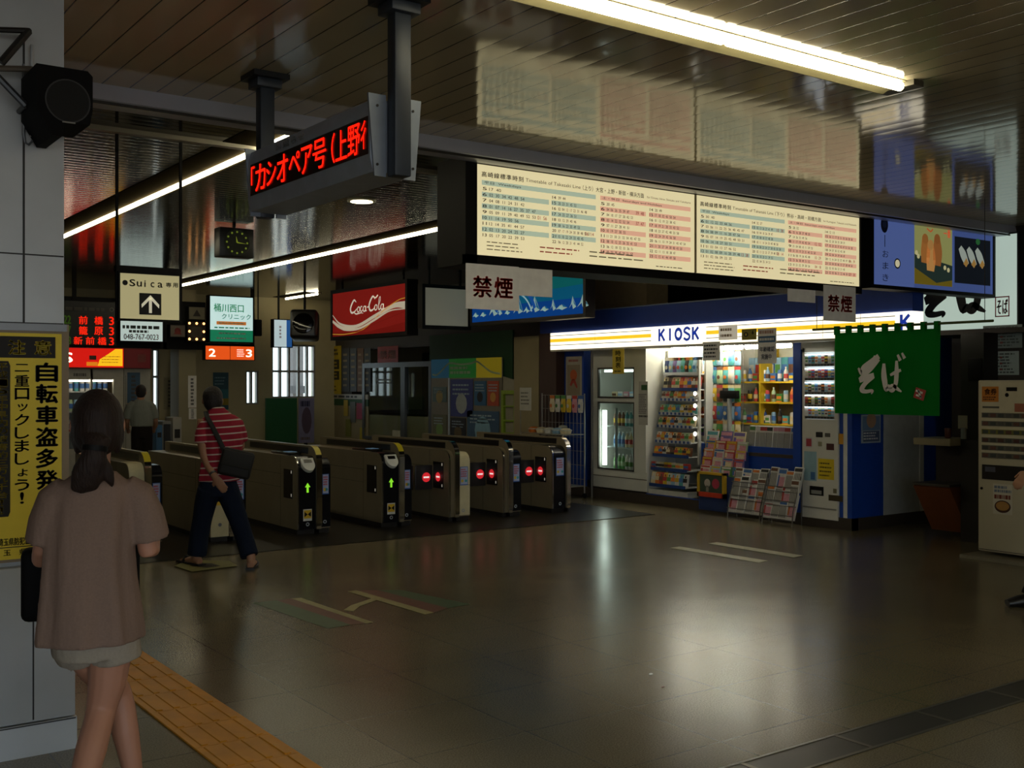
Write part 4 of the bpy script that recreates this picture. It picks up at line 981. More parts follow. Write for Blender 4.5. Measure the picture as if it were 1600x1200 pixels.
# counter with newspapers
cx0, cx1 = kx(1098, .1), kx(1240, .1)
ct = thing('kiosk_counter', 'dark-edged kiosk counter carrying the row of newspapers', 'counter', (KX + .1, KY0 - cx0, 0), TOX)
zc = kz(708, 1190, .1)
MB().box(0, cx1 - cx0, .0, .55, zc - .04, zc, M('#40352c', .5)).build('counter_top', ct)
MB().box(0, cx1 - cx0, .08, .5, .13, zc - .04, NAVY).build('counter_front', ct)
nx0, nx1 = kx(1165, .1), kx(1238, .1)
for k in range(8):
    put('newspaper', 'folded_newspaper', 'folded newspaper standing on the kiosk counter, %s from the left' % ORD[k], 'newspaper', 'newspapers on the counter', 'white', ['green', 'white', 'red', 'black', 'pink', 'pink', 'red', 'blue'][k], nx0 + (nx1 - nx0) * (k + .5) / 8, .16, zc, -.1, .12 * ((k * 7) % 3 - 1), (.95, 1, 1.05))
# till display and things on the counter
tl = thing('till_display', 'black till display on a grey stand behind the counter', 'display', (KX + .45, KY0 - kx(1140, .45), zc), TOX)
MB().cyl((0, 0, 0), (0, 0, .62), .03, M('#8f918c', .5), 10).lathe([(.1, 0), (.09, .02), (.03, .03)], (0, 0, 0), M('#8f918c', .5)).build('stand', tl)
MB().rbox(-.14, .14, -.03, .03, .62, .72, BLACK, .008).build('display_box', tl)
for k in range(3):
    put('magazine', 'shop_magazine', '%s magazine leaning on the counter left of the newspapers, %s from the left' % (['white', 'purple', 'cream'][k], ORD[k]), 'magazine', 'magazines leaning on the counter', ['white', 'purple', 'cream'][k], ['teal', 'pink', 'purple'][k], kx([1108, 1130, 1150][k], .12), .15, zc, -.2, 0, (1, 1, .9))
# stepped magazine stacks left of the newspapers
ms = thing('magazine_stand', 'low stepped stand of magazines in front of the kiosk counter', 'stand', (KX - .04, KY0 - kx(1092, -.04), .03), TOX)
W_ = kx(1158, -.04) - kx(1092, -.04)
for k in range(4): MB().box(0, W_, .03 * k, .13, .42 + .10 * k - (.42 if k == 0 else .10), .42 + .10 * k, M('#2a3e74', .5)).build('step', ms)
for r in range(4):
    for k in range(4):
        a = [['white', 'sky blue', 'green', 'green'], ['red', 'white', 'pink', 'purple'], ['orange', 'white', 'red', 'pink'], ['yellow', 'red', 'orange', 'pale green']][r][k]
        put('magazine', 'shop_magazine', '%s magazine on the %s step of the magazine stand, %s from the left' % (a, ['lowest', 'second', 'third', 'top'][r], ORD[k]), 'magazine', 'magazines on the stepped stand', a, ['red', 'yellow', 'white', 'blue'][(k + r) % 4] if a != ['red', 'yellow', 'white', 'blue'][(k + r) % 4] else 'cream', kx(1092, -.04) + W_ * (k + .5) / 4, -.04 + .03 * r - .012 + .03, .452 + .10 * r, -.15, 0, (.85, 1, .45))
yb = thing('framed_box', 'yellow framed display box with red base below the magazine stand', 'box', (KX - .1, KY0 - kx(1089, -.1), kz(777, 1110, -.1)), TOX)
w, h = kx(1131, -.1) - kx(1089, -.1), kz(738, 1110, -.1) - kz(777, 1110, -.1)
m = MB()
for a in ((0, .03, 0, h), (w - .03, w, 0, h), (0, w, h - .03, h), (0, w, 0, .055)): m.box(a[0], a[1], 0, .05, a[2], a[3], M('#c23a1e', .5) if a[3] == .055 else M('#c9a024', .5))
m.build('frame', yb); m = MB(); m.box(.03, w - .03, .02, .04, .055, h - .03, M('#39483a', .5)).disc(w * .35, h * .55, .05, M('#bcb3a6', .6), .018).disc(w * .66, h * .55, .06, M('#a83248', .6), .018).rect(w * .3, w * .4, h * .2, h * .45, M('#8a8578', .6), .018); m.build('picture', yb, None)
MB().box(0, w, .05, .1, -(kz(777, 1110, -.1) - .03) + .01, h, M('#1d315e', .5)).build('backing', yb)
# newspaper stands in front of the right half
for (l, r_, dep, zt_, rows, nm) in ((1140, 1192, -.14, .62, 3, 'left'), (1194, 1243, -.22, .60, 3, 'right')):
    x0, x1 = kx(l, dep), kx(r_, dep); w = x1 - x0
    st = thing('newspaper_rack', '%s' % ('wire floor rack of newspapers next to the yellow framed box' if nm == 'left' else 'wire floor rack of newspapers next to the vending machine'), 'rack', (KX + dep, KY0 - x0, 0), TOX)
    m = MB(); WI = M('#6d6a64', .35, .6)
    for xx in (.01, w - .01):
        m = MB(); m.tube([(xx, -.05, 0), (xx, -.03, .16), (xx, .10, .54)], .007, WI, 6).tube([(xx, .10, .54), (xx, .11, .02), (xx, .11, 0)], .007, WI, 6); m.build('side_frame', st)
    for k in range(rows):
        m = MB(); z = .06 + .15 * k; y = -.05 + .045 * k
        m.box(0, w, y, y + .05, z, z + .006, WI).box(0, w, y - .006, y, z + .05, z + .058, WI).box(0, w, y - .006, y, z, z + .006, WI); m.build('tray', st)
    rr = random.Random(l)
    for k in range(rows):
        z = .066 + .15 * k; y = -.05 + .045 * k
        for q in range(4):
            kind = 'newspaper' if (q + k) % 3 else 'magazine'
            a = ['white', 'pink', 'cream', 'white'][(q + k) % 4]
            put(kind, 'folded_newspaper' if kind == 'newspaper' else 'shop_magazine', '%s %s in the %s tray of the %s floor rack, %s from the left' % (a if kind == 'magazine' else 'folded', kind, ['lowest', 'middle', 'highest'][k], nm, ORD[q]), kind, 'papers in the floor racks', a if kind == 'magazine' else 'white', ['red', 'orange', 'brown', 'black', 'blue'][(q * 2 + k) % 5], x0 + w * (q + .5) / 4, dep + y + .026, z, -.2 - .12 * rr.random(), .25 * (rr.random() - .5), (1.0 if kind == 'newspaper' else .66, .9, (.62 if kind == 'newspaper' else .75) + .35 * rr.random()))
# cigarette vending machine
vx0, vx1 = kx(1256), kx(1312); VW = vx1 - vx0
vm = thing('vending_machine', 'white cigarette vending machine set into the right end of the kiosk', 'vending machine', (KX - .03, KY0 - vx0, .04), TOX)
VH = kz(543, 1284) - .04; VB = M('#d6d3c6', .45, scale=2); vz = lambda py: kz(py, 1282) - .04
m = MB(); m.rbox(0, VW, .03, .6, .05, VH, VB, .012).box(.02, VW - .02, .05, .58, 0, .05, DARK)
for (a, b_, c, d) in ((0, .04, vz(655), VH), (VW - .05, VW, vz(655), VH), (0, VW, VH - .05, VH), (0, VW, .05, vz(655))): m.rbox(a, b_, 0, .03, c, d, VB, .004, 1)
m.box(.02, VW - .02, -.012, 0, .16, .175, M('#8c897c', .5)).build('cabinet', vm)
zrow = [vz(650), vz(632), vz(612), vz(590), vz(568)]
m = MB(); m.box(.04, VW - .05, .024, .029, vz(655), VH - .05, M('#b9c4c6', .4, 0, .5, 0)); m.build('display_back', vm)
for z in zrow:
    m = MB(); m.box(.04, VW - .05, -.004, .028, z - .03, z - .001, M('#6e6c62', .4))
    for q in range(9): m.box(.05 + q * (VW - .1) / 9, .05 + q * (VW - .1) / 9 + .03, -.010, -.004, z - .026, z - .008, M('#2a2924', .4))
    m.build('button_row', vm)
    MB().box(.05, VW - .06, -.014, -.008, z + .094, z + .099, M('#f4fbff', .5, 0, 7, 0)).build('row_lamp', vm)
vcol = [['white', 'sky blue', 'white', 'sky blue', 'white', 'pale green', 'white', 'teal', 'sky blue'], ['brown', 'black', 'white', 'brown', 'cream', 'black', 'cream', 'white', 'brown'], ['sky blue', 'black', 'white', 'sky blue', 'white', 'black', 'sky blue', 'white', 'teal'], ['white', 'pink', 'red', 'white', 'purple', 'red', 'dark blue', 'sky blue', 'blue'], ['white', 'sky blue', 'teal', 'white', 'sky blue', 'white', 'black', 'white', 'sky blue']]
for r in range(5):
    for q in range(9):
        o = bpy.data.objects.new('cigarette_pack', stock_mesh('cigarettes', vcol[r][q], bands[(q + r) % 8])); COL.objects.link(o); o.parent = vm
        o.location = (.06 + q * (VW - .11) / 8.4, .012, zrow[r]); o.scale = (.85, .9, 1.04)
for nm, rows in (('price_sticker', [(.05, .14, 700, 684, '#c9c0c0'), (.06, .13, 698, 686, '#a83a44')]), ('black_sticker', [(.19, .28, 683, 675, '#15120f')]), ('coin_slot', [(.31, .38, 682, 676, '#5a564c')]), ('red_sticker', [(.33, .43, 702, 692, '#4a1c1a')]), ('coin_return', [(.22, .27, 697, 690, '#8d8a6c')]), ('blue_sticker', [(.03, .2, 752, 706, '#8fb0bb'), (.12, .18, 750, 738, '#3f6c9c')]), ('yellow_sticker', [(.22, .43, 748, 716, '#e0c21e')]), ('orange_sticker', [(.49, .55, 692, 676, '#d0962a')])):
    m = MB()
    for k, (a, b_, c, d, col) in enumerate(rows): m.rect(a, b_, vz(c), vz(d), M(col, .5), -.003 - .001 * k)
    if nm == 'yellow_sticker': m.lines(.24, .40, vz(745), vz(720), 4, M('#5b4d12', .6), -.005, .35)
    m.build(nm, vm, None)
m = MB(); m.box(.11, .29, -.006, .0, vz(774), vz(760), BLACK).rect(.13, .27, vz(772), vz(766), M('#8d8d88', .4), -.008).box(.36, .54, -.006, 0, vz(780), vz(771), M('#3d3118', .5)).box(.42, .46, -.006, 0, vz(768), vz(761), M('#6c6648', .5)); m.build('delivery_slot', vm)
# small notices around the kiosk front
def txtnote(rows, col='#3a3835', head=None):
    def d(mb, w, h):
        if head: mb.rect(w * .06, w * .94, h * .62, h * .8, M(head, .6), -.002)
        mb.lines(w * .1, w * .92, h * .1, h * .9, rows, M(col, .7), -.003, .45)
    return d
FD = KX - .225
sheet('paper_notice', 'small beige notice hanging from the kiosk fascia over the hanging goods', 'notice', face_x(FD - .005, 1098, 1125, 534, 563), TOX, 'notices on the kiosk', txtnote(4))
def bigsale(mb, w, h):
    mb.rect(w * .05, w * .95, h * .60, h * .78, M('#3f6488', .6), -.002); mb.lines(w * .1, w * .92, h * .64, h * .74, 1, WHITE, -.003, .7).lines(w * .1, w * .9, h * .84, h * .95, 1, M('#b38a7a', .7), -.003, .8)
    mb.text('年齢確認', w * .12, w * .9, h * .34, h * .48, M('#28304a', .7, var=0), -.003, .02).text('実施中', w * .2, w * .75, h * .12, h * .27, M('#28304a', .7, var=0), -.003, .02)
sheet('paper_notice', 'blue and white notice hanging in front of the yellow shelves', 'notice', face_x(FD - .005, 1184, 1213, 513, 568), TOX, 'notices on the kiosk', bigsale)
def jikoku(mb, w, h): mb.vtext('時刻表', w * .28, w * .72, h * .22, h * .95, M('#1c1a10', .7, var=0), -.003, .03); mb.lines(w * .2, w * .85, h * .05, h * .15, 1, M('#5a4d12', .7), -.003, .6)
sheet('paper_notice', 'narrow yellow timetable notice hanging over the drinks fridge', 'notice', face_x(FD - .005, 957, 975, 545, 584), TOX, 'notices on the kiosk', jikoku, M('#d0b534', .6))
sheet('paper_notice', 'white sheet stuck on the lit fascia right of the kiosk name', 'notice', face_x(FD - .005, 1123, 1152, 508, 531), TOX, 'notices on the kiosk', txtnote(2, '#b9a58a'), M('#e6ddc8', .7, 0, .3, 0))
def eye(mb, w, h): mb.disc(w * .3, h * .5, h * .28, M('#24221c', .6), -.003, 14, rz=h * .22).disc(w * .3, h * .5, h * .12, M('#c9b43a', .6), -.004, 10).text('6', w * .7, w * .82, h * .5, h * .85, INK, -.003, .03)
sheet('paper_notice', 'little yellow and black sticker low on the kiosk fascia', 'notice', face_x(FD - .005, 1159, 1182, 514, 531), TOX, 'notices on the kiosk', eye, M('#8f8328', .6))
def icep(mb, w, h):
    mb.rect(w * .1, w * .9, h * .05, h * .8, M('#8a7c66', .6), -.002).disc(w * .5, h * .55, w * .22, M('#b8582c', .6), -.003, 14).stroke([(w * .3, h * .3), (w * .5, h * .42), (w * .72, h * .25)], [w * .1, w * .16, w * .08], M('#a53a2e', .6), -.003).lines(w * .2, w * .85, h * .86, h * .94, 1, M('#8d3a32', .6), -.003, .7)
sheet('framed_poster', 'pale framed poster on the blue pilaster left of the drinks fridge', 'poster', face_x(KX - .006, 884, 909, 557, 622), TOX, None, icep, M('#a39c8c', .6))
def lines_note(mb, w, h):
    mb.rect(w * .3, w * .95, h * .80, h * .92, M('#2e5a2c', .6), -.002); mb.lines(w * .0, w * .9, h * .25, h * .72, 12, M('#5f5860', .7), -.002, .5); mb.lines(0, w, h * .18, h * .22, 1, DARK, -.002, 1)
sheet('paper_notice', 'long printed sheet on the white fridge side next to the snack rack', 'notice', face_x(KX - .012, 998, 1012, 596, 664), TOX, 'notices on the kiosk', lines_note, M('#b3b0a6', .7))
def pets(mb, w, h): mb.rect(w * .05, w * .95, h * .45, h * .95, M('#6f87a4', .6), -.002).disc(w * .5, h * .8, w * .25, M('#b08a6a', .6), -.003, 12).rect(w * .08, w * .92, h * .05, h * .42, M('#4d5a74', .6), -.002).lines(w * .1, w * .9, h * .1, h * .4, 3, WHITE, -.003, .5)
sheet('side_poster', 'poster on the blue kiosk side wall under the green curtain', 'poster', face_y(KY1 - .006, 1346, 1376, 648, 692), 0, None, pets, M('#a8b2b8', .6))
# wire goods cart left of the kiosk
gc = thing('goods_cart', 'wheeled wire cart of hanging goods between the last gate and kiosk', 'cart', (9.02, KY0 - .05, 0), TOX)
gw = .95; WI = M('#9a978c', .35, .6)
for x in (0, gw):
    for y in (0, .38):
        m = MB(); m.cyl((x, y, .07), (x, y, 1.42 if y else .86), .010, WI, 8); lg = m.build('leg', gc)
        MB().cyl((x - .012, y, .035), (x + .012, y, .035), .035, BLACK, 14).build('wheel', lg)
for z in (.16, .86): 
    m = MB(); m.box(0, gw, 0, .38, z, z + .012, WI); m.build('shelf', gc)
m = MB()
for k in range(13): m.box(k * gw / 12 - .003, k * gw / 12 + .003, .375, .381, .16, 1.40, WI)
for k in range(7): m.box(0, gw, .381, .387, .25 + k * .19, .256 + k * .19, WI)
m.build('wire_back', gc)
m = MB(); m.box(0, .26, -.015, -.005, 1.18, 1.5, M('#b5b2a6', .7)).lines(.03, .24, 1.25, 1.45, 4, M('#5f5c55', .7), -.017, .4); m.box(.0, .012, -.01, 0, .87, 1.2, WI); m.build('price_sign', gc)
m = MB(); m.box(gw - .34, gw + .02, -.02, -.008, .40, .56, M('#c8801c', .6)).lines(gw - .31, gw, .43, .53, 2, M('#8a4a10', .6), -.022, .4); m.build('orange_sign', gc)
for k in range(6):
    a = ['cream', 'white', 'yellow', 'yellow', 'pink', 'white'][k]
    o = bpy.data.objects.new('hanging_bag', stock_mesh('bag', a, ['orange', 'green', 'green', 'white', 'red', 'blue'][k])); COL.objects.link(o); o.location = (9.02 + .33, KY0 - .05 - .30 - k * .125, 1.16); o.rotation_euler = (0, 0, TOX); o.scale = (1, 1, 1.1)
    tag(o, '%s bag hanging at the top of the wire goods cart, %s from the left' % (a, ORD[k]), 'bag', 'bags on the goods cart')
for k in range(5):
    a = ['orange', 'cream', 'white', 'sky blue', 'cream'][k]; c2 = M(PAL[a], .35, var=.15, scale=30)
    m = MB(); m.lathe([(.07, 0), (.085, .05), (.08, .055), (.05, .075), (.0, .08)], (0, 0, 0), c2, 14).lathe([(.088, .045), (.09, .055), (.084, .057)], (0, 0, 0), M('#c6c8c4', .2), 14)
    o = m.build('food_tub', None, 40, (9.02 + .16, KY0 - .05 - .10 - k * .18, .873)); tag(o, '%s tub on the cart shelf, %s from the left' % (a, ORD[k]), 'tub', 'tubs on the goods cart')
for k in range(5):
    a = ['teal', 'pink', 'sky blue', 'yellow', 'brown'][k]
    o = bpy.data.objects.new('hanging_bag', stock_mesh('bag', a, ['white', 'red', 'cream', 'green', 'red'][k])); COL.objects.link(o); o.location = (9.02 - .03, KY0 - .05 - .30 - k * .14, .62); o.rotation_euler = (0, 0, TOX)
    tag(o, '%s bag hanging below the cart shelf, %s from the left' % (a, ORD[k]), 'bag', 'bags on the goods cart')
o = MB().lathe([(.0, 0), (.07, .0), (.075, .03), (.06, .10), (.02, .115)], (0, 0, 0), M('#c9c6b4', .15, alpha=.6), 16).build('clear_jar', None, 40, (9.02 + .3, KY0 - .05 - .58, .873)); tag(o, 'clear round jar standing on the goods cart', 'jar')
# ------------------------------------------------------------------ noodle shop at the right
NX = 9.05
pa, pb_ = on_x(1270, 518, NX), on_x(1552, 498, NX); pz = (pa.z + pb_.z) / 2
loc, w, h = face_x(NX, 1304, 1469, 513, 648)
h = pz - loc[2] - .045
nr = thing('noren_curtain', 'green hanging shop curtain with white brush lettering on a bamboo pole', 'curtain', loc, TOX)
mN, ntN, pN = new_mat('green_cloth'); pN.inputs['Base Color'].default_value = (*lin('#1d8f34'), 1); pN.inputs['Roughness'].default_value = .9; pN.inputs['Specular IOR Level'].default_value = .1
tn = nd(ntN, 'ShaderNodeBsdfTranslucent'); tn.inputs[0].default_value = (*lin('#2aa03e'), 1); mxn = nd(ntN, 'ShaderNodeMixShader'); mxn.inputs[0].default_value = .45
ntN.links.new(pN.outputs[0], mxn.inputs[1]); ntN.links.new(tn.outputs[0], mxn.inputs[2]); ntN.links.new(mxn.outputs[0], ntN.nodes['Material Output'].inputs[0])
wv = nd(ntN, 'ShaderNodeTexWave'); wv.inputs['Scale'].default_value = 90; bpn = nd(ntN, 'ShaderNodeBump'); bpn.inputs['Strength'].default_value = .15
ntN.links.new(wv.outputs[0], bpn.inputs['Height']); ntN.links.new(bpn.outputs[0], pN.inputs['Normal'])
def drape(x, z): return .012 * math.sin(x * 9.0) * (1 - z / h) + .006 * math.sin(x * 23 + 1)
c = MB(); nx, nz = 48, 14
vs = [(w * i / nx, drape(w * i / nx, h * j / nz) + s_, h * j / nz) for s_ in (0, .004) for j in range(nz + 1) for i in range(nx + 1)]
q = (nx + 1) * (nz + 1); fs = []
for j in range(nz):
    for i in range(nx):
        a = j * (nx + 1) + i; fs += [(a, a + 1, a + nx + 2, a + nx + 1), (q + a, q + a + nx + 1, q + a + nx + 2, q + a + 1)]
c.add(vs, fs, mN); c.build('cloth', nr)
for k in range(9):
    x = .03 + (w - .06) * k / 8
    m = MB(); m.box(x - .022, x + .022, -.022, -.019, h - .02, h + .065, mN).box(x - .022, x + .022, .019, .022, h - .02, h + .065, mN).box(x - .022, x + .022, -.022, .022, h + .065, h + .068, mN); m.build('loop', nr)
bw = MB(); WB = M('#e6e2d8', .8, var=.03); U = lambda pts: [(p[0] * w, p[1] * h) for p in pts]; S_ = lambda v: [x * 1.45 * w for x in v]
def soba(mb, U, S_, mat, y):
    mb.stroke(U([(.255, .56), (.29, .50), (.31, .56), (.38, .62), (.455, .70)]), S_([.012, .03, .035, .04, .03]), mat, y - .0006 * 2)
    mb.stroke(U([(.44, .68), (.37, .55), (.275, .43)]), S_([.05, .035, .02]), mat, y - .0006 * 3)
    mb.stroke(U([(.265, .41), (.33, .44), (.41, .47)]), S_([.03, .032, .03]), mat, y - .0006 * 4)
    mb.stroke(U([(.40, .46), (.33, .38), (.29, .30), (.33, .275), (.395, .285), (.385, .245)]), S_([.03, .028, .03, .022, .016, .006]), mat, y - .0006 * 5)
    mb.stroke(U([(.505, .61), (.505, .48), (.515, .38), (.53, .30), (.555, .36)]), S_([.018, .034, .034, .026, .006]), mat, y - .0006 * 6)
    mb.stroke(U([(.565, .47), (.61, .50), (.665, .53)]), S_([.014, .02, .016]), mat, y - .0006 * 7)
    mb.stroke(U([(.625, .64), (.625, .50), (.615, .36), (.585, .29), (.555, .315), (.59, .35), (.63, .31), (.67, .275)]), S_([.016, .028, .026, .024, .018, .018, .02, .008]), mat, y - .0006 * 8)
    mb.stroke(U([(.635, .71), (.66, .64)]), S_([.014, .02]), mat, y - .0006 * 9); mb.stroke(U([(.675, .73), (.70, .665)]), S_([.012, .02]), mat, y - .0006 * 10)
soba(bw, U, S_, WB, -.022)
bw.poly(U([(.80, .33), (.89, .29), (.865, .17), (.775, .21)]), M('#a8443c', .8), -.022).stroke(U([(.80, .29), (.86, .26)]), S_([.012, .012]), WB, -.024).stroke(U([(.82, .30), (.845, .20)]), S_([.012, .012]), WB, -.024).stroke(U([(.80, .24), (.85, .215)]), S_([.01, .01]), WB, -.024)
bw.build('lettering', nr, None)
MB().cyl((-(pa.y - 0) + loc[1], 0, pz - loc[2]), (loc[1] - pb_.y, 0, pz - loc[2]), .012, M('#4a5a2c', .5), 8).build('pole', nr)
for x in (-(pa.y) + loc[1] + .05, loc[1] - pb_.y - .08): MB().cyl((x, 0, pz - loc[2]), (x, 0, CEIL - loc[2]), .0035, DARK, 6).build('hanging_wire', nr)
# lit shop sign
SX = 10.76
def sobasign(mb, w, h):
    K = M('#0d0c0b', .6, var=0)
    U = lambda pts: [((p[0] * 1.46 - .265) * w, (p[1] * 1.175 - .138) * h) for p in pts]; S2 = lambda v: [x * 2.5 * w for x in v]
    soba(mb, U, S2, K, -.004)
    R_ = M('#a8303a', .6); x0, x1, z0, z1 = w * .80, w * .93, h * .12, h * .34
    for a in ((x0, x1, z0, z0 + .012), (x0, x1, z1 - .012, z1), (x0, x0 + .012, z0, z1), (x1 - .012, x1, z0, z1)): mb.rect(*a, R_, -.005)
    mb.text('そば', x0 + .02, x1 - .02, z0 + .03, z1 - .03, R_, -.005, .02)
lightbox('shop_sign', 'white lit noodle shop sign with big black brush characters', 'sign', face_x(SX, 1427, 1590, 374, 515), TOX, .12, .015, glow('#b9ccc0', .62), sobasign, M('#2b2a26', .5))
# shop interior shell and counter
struct('trim_11', MB().box(10.9, 11.0, 3.0, 6.9, 0, CEIL, wall_dark).box(9.98, 10.9, 3.0, 3.1, 0, CEIL, wall_dark).box(10.1, 11.0, 3.0, 6.85, 2.05, 2.1, wall_dark), 'dark rear wall of the noodle shop')
y0s, y1s = on_x(1510, 600, 9.95).y, on_x(1531, 600, 9.95).y
struct('trim_12', MB().box(9.85, 10.1, y1s - .1, y0s, 0, 2.05, M('#16110e', .5)), 'black post of the noodle shop front')
cy = on_x(1427, 600, 9.7).y
ct = thing('shop_counter', 'narrow wooden eating counter beside the kiosk side wall', 'counter', (9.7, cy, 0), TOX)
cl = cy - y0s - .02
MB().rbox(0, cl, 0, .42, .94, 1.01, M('#9a8c6c', .5), .006).build('counter_top', ct)
MB().prism([(.0, .52), (.02, .535), (.42, .53), (.42, .06), (.32, .06)], 'x', 0, cl, M('#7a4526', .45)).build('slanted_panel', ct)
MB().box(0, cl, -.01, .42, .535, .56, M('#3b3630', .5)).build('bag_shelf', ct)
MB().box(.02, cl, .36, .42, .56, .94, M('#241a14', .6)).build('rear_panel', ct)
q = on_x(1481, 680, 9.85)
tag(MB().lathe([(.022, 0), (.03, .01), (.032, .10), (.028, .10)], (0, 0, 0), M('#6b3a30', .4), 14).build('drinking_cup', None, 40, (9.85, q.y, 1.01)), 'small red-brown cup standing on the eating counter', 'cup')
q = on_x(1506, 680, 9.85)
m = thing('sign_holder', 'clear holder with pale card on the eating counter', 'holder', (9.85, q.y, 1.01), TOX)
MB().lathe([(.03, 0), (.03, .11), (.026, .11)], (0, 0, 0), M('#a8b4b4', .2, alpha=.7), 14).build('holder_cup', m); MB().box(-.06, .04, -.004, .004, .10, .23, M('#9d9a88', .6)).build('card', m)
def menu(mb, w, h):
    mb.lines(w * .06, w * .95, h * .05, h * .95, 7, M('#5b625c', .7), -.003, .5)
    for k in range(3): mb.rect(w * .45, w * .52, h * (.2 + k * .25), h * (.28 + k * .25), M('#8a4a40', .7), -.004)
sheet('menu_board', 'upper pale menu strip hanging inside the noodle shop', 'menu', face_x(10.3, 1536, 1597, 508, 544), TOX, 'menus in the noodle shop', menu, M('#8f9a94', .7))
sheet('menu_board', 'lower pale menu board with red marks inside the noodle shop', 'menu', face_x(10.25, 1539, 1592, 549, 586), TOX, 'menus in the noodle shop', menu, M('#b4c2ba', .7))
MB_ = MB().rbox(0, .14, 0, .12, 0, .22, BLACK, .01); l_, w_, h_ = face_x(9.83, 1512, 1536, 563, 595)
tag(MB_.build('small_speaker', None, 35, l_, TOX), 'small black box hung on the shop post above the ticket machine', 'speaker')
# food ticket machine
TX = 9.08; mp = on_x(1528, 600, TX)
tm = thing('ticket_machine', 'cream food ticket machine with rows of small buttons', 'ticket machine', (TX, mp.y, .03), TOX)
tz = lambda py: on_x(1560, py, TX).z - .03
tx_ = lambda px: mp.y - on_x(px, 600, TX).y
MW = .78; TH_ = tz(594); CB = M('#b3aa8e', .45, scale=2)
MB().rbox(0, MW, 0, .42, .03, TH_, CB, .012).box(.01, MW - .01, -.004, 0, .045, .05, DARK).build('cabinet', tm)
m = MB(); m.box(.03, MW - .03, -.006, -.001, tz(645) - .30 * 0 - .36, TH_ - .02, M('#bdb496', .45)); m.build('button_panel', tm)
for r, py in enumerate((649, 662, 675, 688, 700, 712)):
    z = tz(py)
    m = MB(); m.box(tx_(1535), MW - .04, -.012, -.006, z - .022, z + .022, M('#5a564a', .5) if r != 2 else M('#6d6a2c', .5))
    for k in range(9):
        x = tx_(1535) + .012 + k * .072; m.box(x, x + .05, -.016, -.012, z - .015, z + .015, M(['#3a3c38', '#5b3a30', '#39403c', '#4a4a44'][(k + r) % 4] if r != 3 else ['#4a2a26', '#3a3c38'][k % 2], .4))
    m.build('button_row', tm)
m = MB(); m.rect(tx_(1535), tx_(1561), tz(628), tz(604), M('#b8701a', .6), -.008).text('食券', tx_(1539), tx_(1558), tz(617), tz(607), M('#4a2410', .6), -.009, .03).lines(tx_(1537), tx_(1559), tz(626), tz(619), 2, M('#4a2410', .6), -.009, .5); m.build('orange_sticker', tm, None)
MB().rect(tx_(1573), tx_(1590), tz(611), tz(605), BLACK, -.008).build('banknote_slot', tm, None)
MB().rect(tx_(1586), tx_(1600) + .05, tz(643), tz(630), M('#9a5a40', .6), -.008).build('red_sticker', tm, None)
MB().disc(tx_(1574), tz(617), .018, BLACK, -.008, 12).build('coin_slot', tm, None)
MB().rect(tx_(1536), tx_(1562), tz(638), tz(635), M('#4a4a40', .6), -.008).build('label_strip', tm, None)
m = MB(); m.box(tx_(1535), MW - .06, -.006, .0, tz(750), tz(727), M('#15110e', .4)).rect(tx_(1540), tx_(1556), tz(738), tz(730), M('#4a4c58', .5), -.008); m.build('delivery_tray', tm)
m = MB(); m.rect(tx_(1552), tx_(1582), tz(803), tz(756), M('#c2bca6', .6), -.004).lines(tx_(1554), tx_(1581), tz(770), tz(758), 2, M('#6a7484', .6), -.005, .7).lines(tx_(1554), tx_(1581), tz(780), tz(772), 1, M('#6b2a1c', .6), -.005, .8)
m.disc(tx_(1567), tz(791), .075, M('#3c1c10', .5), -.005, 20, .055).disc(tx_(1567), tz(790), .062, M('#a5793c', .5), -.006, 20, .04); m.build('food_sticker', tm, None)
MB().cyl((tx_(1534), -.006, tz(765)), (tx_(1534), .0, tz(765)), .012, BLACK, 10).build('lock', tm)
tag(MB().box(0, MW + .16, -.16, .42, 0, .028, M('#77705c', .5)).build('base_plate', None, 35, (TX, mp.y + .08, 0), TOX), 'flat pale plate on the floor under the food ticket machine', 'plate')

